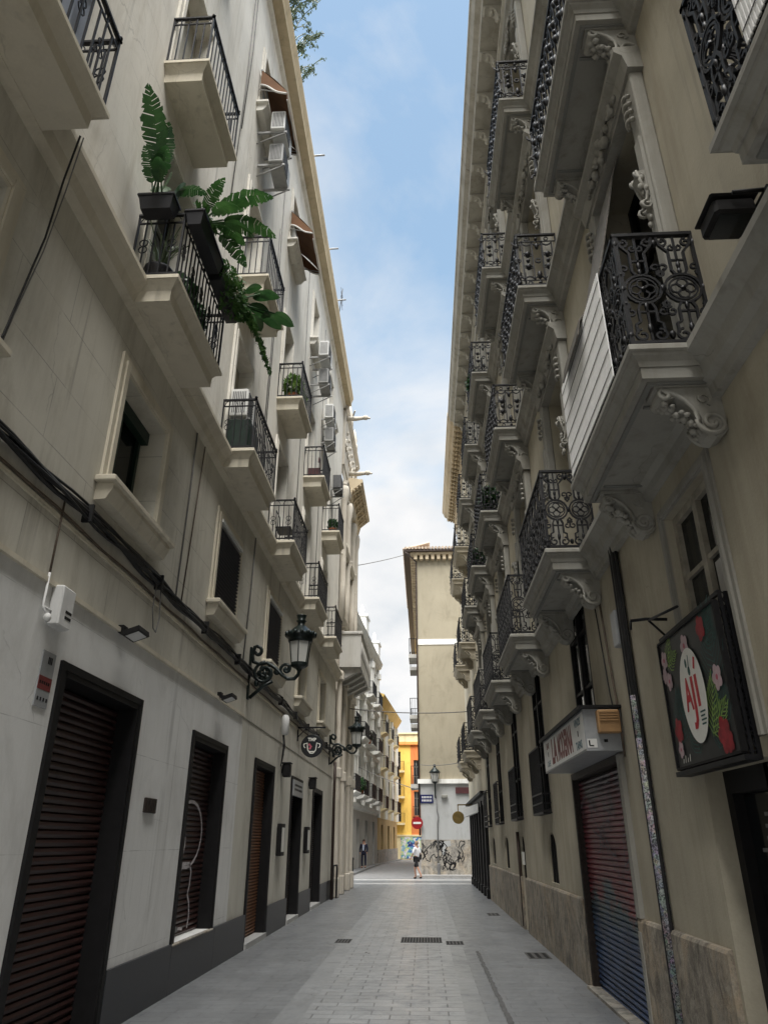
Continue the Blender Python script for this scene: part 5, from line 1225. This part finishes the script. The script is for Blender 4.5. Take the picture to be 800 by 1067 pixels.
def awning(y, z, label):
    T = thing('awning', label, 'awning', (LX, y, z), 'brown window awnings under the eave')
    b = MB(FL); n = 8; hw = .74
    rows = [[(.05 + .58 * (i / n), yy, z + .78 - .72 * (i / n) + .05 * math.sin(math.pi * i / n) - .02 * math.sin(yy * 9)) for yy in (y - hw + 2 * hw * k / 8 for k in range(9))] for i in range(n + 1)]
    rows += [[(.63 + .01 * q, yy, z + .06 - .14 * q + .018 * math.sin(yy * 16) * q) for yy in (y - hw + 2 * hw * k / 8 for k in range(9))] for q in (1, 2)]
    for i in range(len(rows) - 1):
        for k in range(8): b.quad([rows[i][k], rows[i][k + 1], rows[i + 1][k + 1], rows[i + 1][k]])
    for yy in (y - hw, y + hw): b.quad([(.05, yy, z + .30), (.05, yy, z + .78), (.63, yy, z + .06), (.63, yy, z - .06)])
    b.build('canvas', 'awning', T, False)
    b = MB(FL)
    for yy in (y - hw - .004, y + hw + .004): b.tube([(.05 + .58 * k / 10, yy, z + .30 - .36 * k / 10 + .03 * math.sin(k * .75)) for k in range(11)], .022, 5)
    b.tube([(.655, y - hw + 2 * hw * k / 16, z - .22 + .02 * math.sin(k * 1.2)) for k in range(17)], .016, 5); b.build('edging', 'awntrim', T)
    b = MB(FL); b.tube([(.02, y - hw + .03, z + .2), (.62, y - hw + .03, z + .04)], .014, 5); b.tube([(.02, y + hw - .03, z + .2), (.62, y + hw - .03, z + .04)], .014, 5); b.tube([(.05, y - hw, z + .80), (.05, y + hw, z + .80)], .03, 6); b.build('arm', 'acgrey', T)
awning(10.5, 16.05, 'nearest brown canvas awning over a top floor window'); awning(14.3, 16.05, 'second brown canvas awning, farther along the top floor')

def leaf(mb, base, d, ln, wd, droop, split=True, n=9, curl=.15, seed=0):
    q = random.Random(seed); p = Vector(base); d = Vector(d).normalized(); side = d.cross(Vector((0, 0, 1)))
    if side.length < .1: side = Vector((1, 0, 0))
    side.normalize(); pts = []; 
    for i in range(n + 1):
        t = i / n; pts.append(p.copy()); d = (d + Vector((0, 0, -droop / n))).normalized(); p = p + d * ln / n
    for i in range(n):
        t0, t1 = i / n, (i + 1) / n
        f = lambda t: wd * (math.sin(math.pi * min(1, t * .92 + .08)) ** .6) * (1 - .25 * t)
        dd = (pts[i + 1] - pts[i]); up = side.cross(dd).normalized()
        if up.z < 0: up = -up
        for sg in (-1, 1):
            gap = q.choice((1.02, 1.02, .96, .88, .76)) if split and i > 1 else 1.02
            a0, a1 = pts[i], pts[i] + dd * gap
            e0, e1 = f(t0) * (q.uniform(.80, 1.08) if split else 1), f(t0 + gap / n) * (q.uniform(.66, 1.12) if split else 1)
            fw = dd * (.75 if split else .1)
            mb.quad([tuple(a0), tuple(a1), tuple(a1 + side * sg * e1 + fw - up * curl * e1), tuple(a0 + side * sg * e0 + fw - up * curl * e0)])
    return pts
def bush(mb, c, rx, ry, rz, n, s, seed, hang=0):
    q = random.Random(seed)
    for i in range(n):
        u = Vector((q.gauss(0, 1), q.gauss(0, 1), q.gauss(0, 1))).normalized() * q.uniform(.25, 1) ** .5
        p = Vector((c[0] + u.x * rx, c[1] + u.y * ry, c[2] + u.z * rz - hang * abs(u.x) * q.random()))
        a = Vector((q.gauss(0, 1), q.gauss(0, 1), q.gauss(0, 1))).normalized(); b_ = a.orthogonal().normalized(); k = s * q.uniform(.6, 1.3)
        mb.quad([tuple(p - a * k), tuple(p + b_ * k * .45), tuple(p + a * k), tuple(p - b_ * k * .45)])
# planter boxes hung on the railing of the plant balcony
yc, zr = 6.86, 8.41
def planter_box(F, x0, x1, y0, y1, z0, label, hasplant=None):
    T = thing('planter_box', label, 'planter', FL((x0 + x1) / 2, (y0 + y1) / 2, z0), 'planter boxes on the plant balcony')
    b = MB(F); i = .03
    b.loft([[(x0 + i, y0 + i, z0), (x1 - i, y0 + i, z0), (x1 - i, y1 - i, z0), (x0 + i, y1 - i, z0)], [(x0, y0, z0 + .17), (x1, y0, z0 + .17), (x1, y1, z0 + .17), (x0, y1, z0 + .17)]]); b.bev(x0 - .015, x1 + .015, y0 - .015, y1 + .015, z0 + .171, z0 + .205, .006); b.build('trough', 'planter', T)
    b = MB(F); b.box(x0 + .02, x1 - .02, y0 + .02, y1 - .02, z0 + .206, z0 + .215); b.build('soil', 'soil', T)
planter_box(FL, .10, .50, 5.68, 5.91, 8.22, 'short black planter box on the near end of the plant balcony rail')
planter_box(FL, .57, .78, 5.93, 6.80, 8.22, 'long black planter box on the front rail, nearer half')
planter_box(FL, .57, .78, 6.84, 7.74, 8.22, 'long black planter box on the front rail, farther half')
def potplant(name, label, cat, loc, build, group=None):
    T = thing(name, label, cat, loc, group); build(T); return T
def bl(T):
    b = MB(); base = Vector(FL(.28, 5.80, 8.43))
    for i, (d, l_, w_, dr, st) in enumerate((((-.02, -.62, 1), .80, .17, .6, .40), ((.10, -.20, 1), .58, .14, 1.0, .42), ((-.05, .35, .9), .5, .13, .8, .3), ((.30, -.45, .8), .42, .12, 1.3, .25), ((.1, .1, 1), .35, .10, .4, .2), ((.35, .25, .8), .45, .12, 1.4, .2), ((-.05, -.3, .8), .4, .11, 1.2, .22), ((.2, -.6, .5), .35, .10, 1.2, .2))):
        s0 = base + Vector((rnd.uniform(-.1, .1), 0, 0)); tip = s0 + Vector(d).normalized() * st
        b.tube([tuple(s0), tuple(tip)], .011, 5); leaf(b, tip, d, l_, w_, dr, True, 17, .25, i + 3)
    leaf(b, base + Vector((.12, .04, .02)), (.25, .1, 1), .38, .13, .6, False, 7, .1, 9)
    b.build('foliage', 'leafdark', T, False)
potplant('leafy_plant', 'tall dark plant with split banana like leaves in the short planter box', 'plant', FL(.28, 5.80, 8.42), bl, 'leafy plants on the plant balcony')
def bl(T):
    b = MB(); base = Vector(FL(.66, 6.15, 8.43))
    for i, (d, l_, w_, dr, st) in enumerate((((.62, .02, .75), .72, .17, 1.3, .30), ((.75, .25, .40), .68, .16, 1.2, .30), ((.35, .6, .7), .55, .14, 1.4, .3), ((.75, -.30, .45), .45, .12, 1.5, .2), ((.4, .3, .95), .50, .13, 1.2, .28), ((.6, .8, .2), .5, .13, 1.2, .3), ((.8, .1, .1), .42, .12, 1.2, .3), ((.3, -.2, 1), .45, .11, 1.4, .2), ((.7, .6, .5), .42, .12, 1.4, .25))):
        tip = base + Vector(d).normalized() * st; b.tube([tuple(base), tuple(tip)], .011, 5); leaf(b, tip, d, l_, w_, dr, True, 16, .28, i + 20)
    bush(b, FL(.70, 6.2, 8.50), .12, .32, .12, 140, .06, 8)
    b.build('foliage', 'leafmid2', T, False)
potplant('leafy_plant', 'arching split leaf plant spreading over the street from the front planter', 'plant', FL(.66, 6.15, 8.42), bl, 'leafy plants on the plant balcony')
def bl(T):
    b = MB(); base = Vector(FL(.70, 7.5, 8.43))
    for i, (d, l_, w_, dr, st) in enumerate((((.6, .5, .25), .34, .14, .9, .30), ((.8, .7, .1), .34, .15, .9, .5), ((.7, .3, .5), .30, .14, .8, .35), ((.4, .9, .2), .32, .14, .9, .42), ((.9, .4, -.05), .32, .14, .8, .62), ((.8, .1, .3), .28, .12, .9, .42), ((.6, .9, .35), .28, .12, .9, .55), ((.5, .2, .7), .26, .12, .9, .3))):
        tip = base + Vector(d).normalized() * st; b.tube([tuple(base), tuple(tip)], .012, 5); leaf(b, tip, d, l_, w_, dr, False, 7, .15, i + 40)
    b.build('foliage', 'leafdark', T, False)
potplant('leafy_plant', 'broad round leaved plant hanging out at the far end of the front planter', 'plant', FL(.70, 7.5, 8.42), bl, 'leafy plants on the plant balcony')
def bl(T):
    b = MB(); bush(b, FL(.80, 7.3, 8.40), .17, .55, .22, 620, .05, 3, .22)
    for k in range(6):
        y = 7.5 + k * .09; ps = [FL(.82 + .05 * i, y + .05 * i, 8.4 - .035 * i * i * .5) for i in range(7)]; b.tube(ps, .006, 4)
        for i in range(1, 7): bush(b, ps[i], .04, .04, .04, 7, .05, k * 10 + i)
    b.build('foliage', 'leafmid', T, False)
potplant('trailing_plant', 'bushy trailing plant with small leaves spilling below the far planter', 'plant', FL(.78, 7.4, 8.2), bl)
def bl(T):
    b = MB(); q = random.Random(4); base = Vector(FL(.24, 6.2, 7.75))
    for k in range(46):
        a = q.uniform(0, 6.28); t = q.uniform(.15, .5); e = base + Vector((math.cos(a) * t * .6, math.sin(a) * t * .7, .5 + q.uniform(-.15, .1)))
        m_ = base.lerp(e, .55) + Vector((0, 0, .08)); b.ribbon([tuple(base), tuple(m_), tuple(e)], .018, (q.uniform(-1, 1), q.uniform(-1, 1), .2))
    b.build('foliage', 'leafgrey', T, False); p = MB(FL); p.lathe([(.11, 0), (.16, .24), (.175, .26), (.17, .29), (.12, .28)], (.24, 6.2, 7.455), 14); p.build('pot', 'planter', T)
potplant('potted_plant', 'black pot of thin grassy blades standing inside the plant balcony', 'plant', FL(.24, 6.2, 7.455), bl)
for j, (cx, cy) in enumerate(((.3, 6.8), (.3, 7.3))):
    def bl(T, cx=cx, cy=cy, j=j):
        b = MB(); bush(b, FL(cx, cy, 7.95), .18, .2, .28, 240, .07, 60 + j); b.build('foliage', 'leafdark', T, False); p = MB(FL); p.lathe([(.11, 0), (.15, .25), (.165, .28), (.11, .27)], (cx, cy, 7.455), 12); p.build('pot', 'planter', T)
    potplant('potted_plant', ['dark bushy potted plant in the middle of the plant balcony', 'dark bushy potted plant at the far side of the plant balcony'][j], 'plant', FL(cx, cy, 7.455), bl)
def shrub(label, x, y, z, mat, rx, ry, rz, n, s, seed, F=FL, pot='terracotta', name='potted_plant'):
    def bl(T):
        b = MB(); c = F(x, y, z + .28 + rz * .7); bush(b, c, rx, ry, rz, n, s, seed)
        for k in range(8): b.ribbon([F(x, y, z + .26), (c[0] + rx * math.sin(k), c[1] + ry * math.cos(k * 2.), c[2] + rz * .3)], .01, (1, 0, 0))
        b.build('foliage', mat, T, False); p = MB(F); p.lathe([(.09, 0), (.13, .24), (.145, .25), (.145, .28), (.1, .27)], (x, y, z), 12); p.build('pot', pot, T)
    return potplant(name, label, 'plant', F(x, y, z), bl)
shrub('small dark plant on the nearest upper left balcony', .25, 6.25, 11.045, 'leafdark', .13, .13, .14, 120, .06, 71)
shrub('light green fern like plant on the second upper balcony of the left facade', .30, 14.0, 11.045, 'leaflight', .26, .26, .34, 420, .075, 72)
shrub('second light green plant beside the fern on the upper left balcony', .36, 14.5, 11.045, 'leaflight', .2, .22, .26, 260, .07, 73)
shrub('dark plant on the farthest upper left balcony', .30, 22.0, 11.045, 'leafdark', .2, .2, .22, 200, .07, 74)
b = MB(FL); b.bev(.06, .44, 9.98, 10.60, 7.455, 8.12, .02); tag(b.build('storage_box', 'greenwood'), 'dark green storage box on the balcony after the plant balcony', 'box')
aircon(10.3, 8.18, 'white air conditioner standing on the balcony after the plant balcony', 'acwhite', .0, .6)
b = MB(FL)
for (x, y) in ((.12, 14.0), (.12, 14.4), (.42, 14.0), (.42, 14.4)): b.box(x - .012, x + .012, y - .012, y + .012, 7.455, 7.9)
b.box(.10, .44, 13.98, 14.42, 7.88, 7.91); b.tube([(.12, 14.0, 7.9), (.10, 14.0, 8.3), (.10, 14.4, 8.3), (.12, 14.4, 7.9)], .012, 5); tag(b.build('balcony_chair', 'iron'), 'small dark metal chair on the third lower left balcony', 'chair')
b = MB(FL); b.tube([(.42, 17.75 + .2 * math.cos(R(t)), 11.45 + .25 * math.sin(R(t))) for t in range(0, 181, 20)] , .015, 5); b.box(.06, .40, 17.95, 18.45, 11.045, 11.5); tag(b.build('cupboard', 'redbrown'), 'maroon cupboard on the third upper left balcony', 'cupboard')
# laundry on the nearest balcony
b = MB(FL)
for k in range(10):
    y = 2.55 + k * .10; b.quad([(.50, y, 7.55), (.50 + .02 * (k % 2), y + .10, 7.55), (.50 + .02 * (k % 2), y + .10, 8.3), (.50, y, 8.3)])
tag(b.build('laundry', 'shirtblue', recalc=False), 'pale laundry hanging behind the nearest left balcony railing', 'laundry')
# roof plants
def bl(T):
    b = MB(); q = random.Random(11)
    for k in range(34):
        y = 9.6 + q.uniform(0, 2.6); base = Vector(FL(.35, y, 19.86)); e = base + Vector((q.uniform(.15, .75), q.uniform(-.4, .4), q.uniform(.3, 1.1) - .25)); m_ = base.lerp(e, .5) + Vector((0, 0, .25))
        b.tube([tuple(base), tuple(base.lerp(m_, .5) + Vector((0, 0, .06))), tuple(m_), tuple(m_.lerp(e, .5) + Vector((0, 0, .05))), tuple(e)], .011, 4); 
        for i in range(16): t = q.uniform(.3, 1.); c = base.lerp(m_, t) if t < .5 else m_.lerp(e, t * 2 - 1 if t < 1 else 1); bush(b, c, .08, .08, .08, 2, .05, k * 40 + i)
    b.build('foliage', 'leafgrey', T, False)
potplant('roof_plant', 'wispy grey green shrubs growing over the edge of the left roof', 'plant', FL(.3, 11.3, 19.85), bl)
for y, lb in ((14.3, 'short pipe spout sticking out below the left roof edge, nearest'), (17.9, 'short pipe spout below the left roof edge, second along'), (20.4, 'short pipe spout below the left roof edge, farthest')):
    b = MB(FL); b.tube([(.3, y, 19.86), (.72, y, 19.87)], .03, 6); tag(b.build('roof_spout', 'signgrey'), lb, 'spout', 'roof spouts along the left eave')
T = thing('antenna', 'thin aerial with small loops above the far left roof', 'antenna', FL(.2, 21.5, 19.85))
b = MB(FL); b.tube([(.3, 21.5, 19.8), (.45, 21.5, 21.4)], .015, 5)
for k in range(4): b.tube([(.42, 21.2, 20.6 + k * .2), (.42, 21.8, 20.6 + k * .2)], .01, 4)
b.build('mast', 'iron', T)
# right balconies: screens and plants
def screen(yc_, y0, y1, z, label):
    T = thing('privacy_screen', label, 'privacy screen', (RX - .53, (y0 + y1) / 2, z), 'white privacy screens on the right balconies')
    b = MB(FR); y = y0
    while y < y1: b.bev(.602, .614, y, y + .026, z + .06, z + 1.09, .004); y += .029
    b.build('slat', 'reed', T)
    b = MB(FR)
    for k in range(6): b.box(.6145, .617, y0, y1, z + .14 + k * .17, z + .148 + k * .17)
    b.build('lacing', 'reeddark', T)
screen(RC[1], RC[1] - .62, RC[1] + 1.02, ROW[0], 'white slatted screen along the big lower right balcony')
screen(RC[0], RC[0] - 1.05, RC[0] + .62, ROW[0], 'white striped screen on the balcony cut off by the upper right corner')
shrub('dark green bush on a far right balcony, second row', .35, RC[4] - .6, ROW[1], 'leafdark', .25, .4, .35, 420, .08, 81, FR, 'planter')
shrub('dark bush leaning out of a far right balcony, top row', .40, RC[4] + .2, ROW[2], 'leafdark', .28, .4, .35, 420, .08, 82, FR, 'planter')
shrub('dark plants on the balcony before last, second row right', .35, RC[5] - .5, ROW[1], 'leafdark', .25, .4, .3, 300, .08, 83, FR, 'planter')
shrub('plant with red flowers on the white building balcony past the crossing', .35, 55.0, 8.3, 'leafpurple', .3, .7, .35, 260, .1, 84, F4)
shrub('green plants on the lower balcony of the white building past the crossing', .35, 51.0, 4.55, 'leafdark', .3, .7, .5, 300, .1, 85, F4)

# ================================================================== people
def skin_mesh(name, verts, edges, radii, mat, parent, root=0, sub=2):
    me = bpy.data.meshes.new(name); bm = bmesh.new(); L = bm.verts.layers.skin.verify()
    vs = [bm.verts.new(v) for v in verts]
    for v, r_ in zip(vs, radii): v[L].radius = (r_, r_) if not isinstance(r_, tuple) else r_
    vs[root][L].use_root = True
    for a, b_ in edges: bm.edges.new((vs[a], vs[b_]))
    bm.to_mesh(me); bm.free(); me.materials.append(M[mat])
    o = bpy.data.objects.new(name, me); COL.objects.link(o); o.parent = parent
    m1 = o.modifiers.new('Skin', 'SKIN'); m1.use_smooth_shade = True; m2 = o.modifiers.new('Subdivision', 'SUBSURF'); m2.levels = sub; m2.render_levels = sub
    return o
def person(label, loc, rz, shorts, top, bottom, hair, stride, bag=None, jacket=None):
    T = thing('person', label, 'person', loc); T['isroot'] = False; T.rotation_euler = (0, 0, rz)
    s = stride
    J = [(0, 0, .93), (0, 0, 1.12), (0, .0, 1.36), (0, .0, 1.47), (0, .02, 1.55), (0, .02, 1.66),     # pelvis..head
         (.10, 0, .90), (.11, s * .22, .50), (.11, s * .16 - .0, .09), (.11, s * .16 + .13, .035),
         (-.10, 0, .90), (-.11, -s * .14, .50), (-.11, -s * .40, .12), (-.11, -s * .40 + .12, .035 + s * .03),
         (.19, 0, 1.40), (.25, -s * .10, 1.14), (.24, s * .06 + .05, .92), (.235, s * .10 + .09, .83),
         (-.19, 0, 1.40), (-.25, s * .10, 1.14), (-.24, s * .16 + .08, .94), (-.235, s * .24 + .10, .86)]
    E = [(0, 1), (1, 2), (2, 3), (3, 4), (4, 5), (0, 6), (6, 7), (7, 8), (8, 9), (0, 10), (10, 11), (11, 12), (12, 13), (2, 14), (14, 15), (15, 16), (16, 17), (2, 18), (18, 19), (19, 20), (20, 21)]
    Rd = [.125, .12, .12, .055, .075, .085, .085, .06, .042, .035, .085, .06, .042, .035, .055, .042, .034, .03, .055, .042, .034, .03]
    skin_mesh('body', J, E, Rd, 'skin', T)
    up = [0, 1, 2, 14, 15, 18, 19] + ([16, 20] if jacket else []); idx = {v: i for i, v in enumerate(up)}
    skin_mesh('shirt' if not jacket else 'jacket', [J[i] for i in up], [(idx[a], idx[b_]) for a, b_ in E if a in idx and b_ in idx], [{0: .15, 1: .148, 2: .145, 14: .075, 18: .075, 15: .068, 19: .068, 16: .05, 20: .05}[i] for i in up], jacket or top, T)
    if jacket: 
        b = MB(); b.loft([[(-.05, .12, 1.05), (.05, .12, 1.05), (.07, .13, 1.42), (-.07, .13, 1.42)], [(-.05, .155, 1.05), (.05, .155, 1.05), (.06, .15, 1.42), (-.06, .15, 1.42)]]); b.build('shirt', top, T)
    lo = [0, 6, 7, 10, 11] + ([] if shorts else [8, 12]); idx = {v: i for i, v in enumerate(lo)}
    skin_mesh('shorts' if shorts else 'trousers', [J[i] for i in lo], [(idx[a], idx[b_]) for a, b_ in E if a in idx and b_ in idx], [{0: .135, 6: .088, 7: .075, 10: .088, 11: .075, 8: .055, 12: .055}[i] for i in lo], bottom, T)
    for a, b_ in ((8, 9), (12, 13)):
        p, q = Vector(J[a]), Vector(J[b_]); skin_mesh('shoe', [tuple(p - Vector((0, .03, .045))), tuple((p + q) / 2 - Vector((0, 0, .02))), tuple(q)], [(0, 1), (1, 2)], [.045, .05, .04], 'black', T, 0, 1)
    b = MB(); b.blob((0, -.005, 1.645), .095, .11, .105, 10); b.build('hair', hair, T)
    b = MB(); b.blob((0, .105, 1.60), .014, .02, .02, 6); b.build('nose', 'skin', T)
    for sx in (-1, 1):
        b = MB(); b.blob((sx * .032, .095, 1.628), .011, .008, .008, 6); b.build('eye', 'black', T)
        b = MB(); b.blob((sx * .088, .01, 1.605), .012, .022, .03, 6); b.build('ear', 'skin', T)
    if bag:
        b = MB(); b.bev(.20, .34, -.12, .14, .86, 1.12, .03); b.tube([(.27, 0, 1.12), (.16, .02, 1.42), (0, .0, 1.47), (-.12, .13, 1.30)], .012, 5); b.build('bag', bag, T)
    return T
person('person in white shirt and black shorts walking, with a dark shoulder bag', (-.46, 40.3, 0), R(62), True, 'shirtwhite', 'black', 'haircap', .8, 'black')
person('person in navy jacket and dark trousers standing on the left pavement', (-4.12, 52.5, .11), R(172), False, 'shirtblue', 'navy', 'hair', .12, None, 'navy')

kill_protos()

# ================================================================== light, sky, camera
wd = bpy.data.worlds.new('World'); S.world = wd; wd.use_nodes = True; t = wd.node_tree; n = t.nodes; l = t.links; n.clear()
out = n.new('ShaderNodeOutputWorld'); sky = n.new('ShaderNodeTexSky'); sky.sky_type = 'NISHITA'; sky.sun_disc = False
SUN_EL, SUN_AZ = 66, 174          # azimuth measured clockwise from +Y (the street runs along +Y)
sky.sun_elevation = R(SUN_EL); sky.sun_rotation = R(SUN_AZ); sky.altitude = 20; sky.air_density = 1.0; sky.dust_density = .8; sky.ozone_density = 1.4
b1 = n.new('ShaderNodeBackground'); b1.inputs[1].default_value = .064
hs = n.new('ShaderNodeHueSaturation'); hs.inputs['Saturation'].default_value = .95; l.new(sky.outputs[0], hs.inputs['Color']); hm = n.new('ShaderNodeMix'); hm.data_type = 'RGBA'; hm.blend_type = 'MULTIPLY'; hm.inputs[0].default_value = 1; hm.inputs[7].default_value = (1.06, 1.05, .86, 1); l.new(hs.outputs[0], hm.inputs[6]); l.new(hm.outputs[2], b1.inputs[0])
b2 = n.new('ShaderNodeBackground'); b2.inputs[1].default_value = .185
tc = n.new('ShaderNodeTexCoord'); sp = n.new('ShaderNodeSeparateXYZ'); l.new(tc.outputs['Generated'], sp.inputs[0])
def mth(op, a, b=None, clamp=False):
    x = n.new('ShaderNodeMath'); x.operation = op; x.use_clamp = clamp
    for i, v in enumerate((a, b)):
        if v is None: continue
        if isinstance(v, (int, float)): x.inputs[i].default_value = v
        else: l.new(v, x.inputs[i])
    return x.outputs[0]
den = mth('ADD', mth('MAXIMUM', sp.outputs[2], 0.), .22)
cb_ = n.new('ShaderNodeCombineXYZ'); l.new(mth('DIVIDE', sp.outputs[0], den), cb_.inputs[0]); l.new(mth('DIVIDE', sp.outputs[1], den), cb_.inputs[1])
mp = n.new('ShaderNodeMapping'); mp.inputs['Location'].default_value = (3.3, 1.2, .4); mp.inputs['Scale'].default_value = (1.7, 1.25, 1); l.new(cb_.outputs[0], mp.inputs[0])
nz = n.new('ShaderNodeTexNoise'); nz.inputs['Scale'].default_value = 1.25; nz.inputs['Detail'].default_value = 8; nz.inputs['Roughness'].default_value = .56; nz.inputs['Distortion'].default_value = .35; l.new(mp.outputs[0], nz.inputs['Vector'])
hor = mth('SUBTRACT', 1., mth('DIVIDE', sp.outputs[2], .95), True)             # more cloud towards the horizon
cov = mth('ADD', nz.outputs['Fac'], mth('MULTIPLY', mth('SUBTRACT', hor, .32), .80))
cr = n.new('ShaderNodeValToRGB'); cr.color_ramp.elements[0].position = .37; cr.color_ramp.elements[1].position = .64; l.new(cov, cr.inputs[0])
nz2 = n.new('ShaderNodeTexNoise'); nz2.inputs['Scale'].default_value = 2.6; nz2.inputs['Detail'].default_value = 6; l.new(mp.outputs[0], nz2.inputs['Vector'])
cc = n.new('ShaderNodeValToRGB'); cc.color_ramp.elements[0].position = .35; cc.color_ramp.elements[0].color = (.80, .84, .88, 1); cc.color_ramp.elements[1].position = .6; cc.color_ramp.elements[1].color = (1, 1, 1, 1); l.new(nz2.outputs['Fac'], cc.inputs[0]); l.new(cc.outputs[0], b2.inputs[0])
ms = n.new('ShaderNodeMixShader'); l.new(cr.outputs[0], ms.inputs[0]); l.new(b1.outputs[0], ms.inputs[1]); l.new(b2.outputs[0], ms.inputs[2]); l.new(ms.outputs[0], out.inputs[0])

sl = bpy.data.lights.new('sun', 'SUN'); sl.energy = 2.0; sl.angle = R(50); sl.color = (1, .97, .92); so = bpy.data.objects.new('sun', sl); COL.objects.link(so)
el, az = R(SUN_EL), R(SUN_AZ); dirv = Vector((math.sin(az) * math.cos(el), math.cos(az) * math.cos(el), math.sin(el)))
so.rotation_euler = dirv.to_track_quat('Z', 'Y').to_euler(); so.location = dirv * 60
cam = bpy.data.cameras.new('camera'); cam.sensor_fit = 'VERTICAL'; cam.sensor_height = 24; cam.lens = 24 * 740 / 1067; cam.clip_start = .05; cam.clip_end = 3000
co = bpy.data.objects.new('camera', cam); COL.objects.link(co); co.location = (0, 0, CAMH); co.rotation_euler = (R(90 + 24.9), 0, R(3.02)); S.camera = co
S.render.engine = 'CYCLES'; S.render.resolution_x = 767; S.render.resolution_y = 1024
S.view_settings.view_transform = 'Standard'; S.view_settings.look = 'None'; S.view_settings.gamma = 1; S.view_settings.exposure = 2.4
S.cycles.max_bounces = 8; S.cycles.diffuse_bounces = 4
for o in bpy.data.objects:
    if 'isroot' in o: del o['isroot']
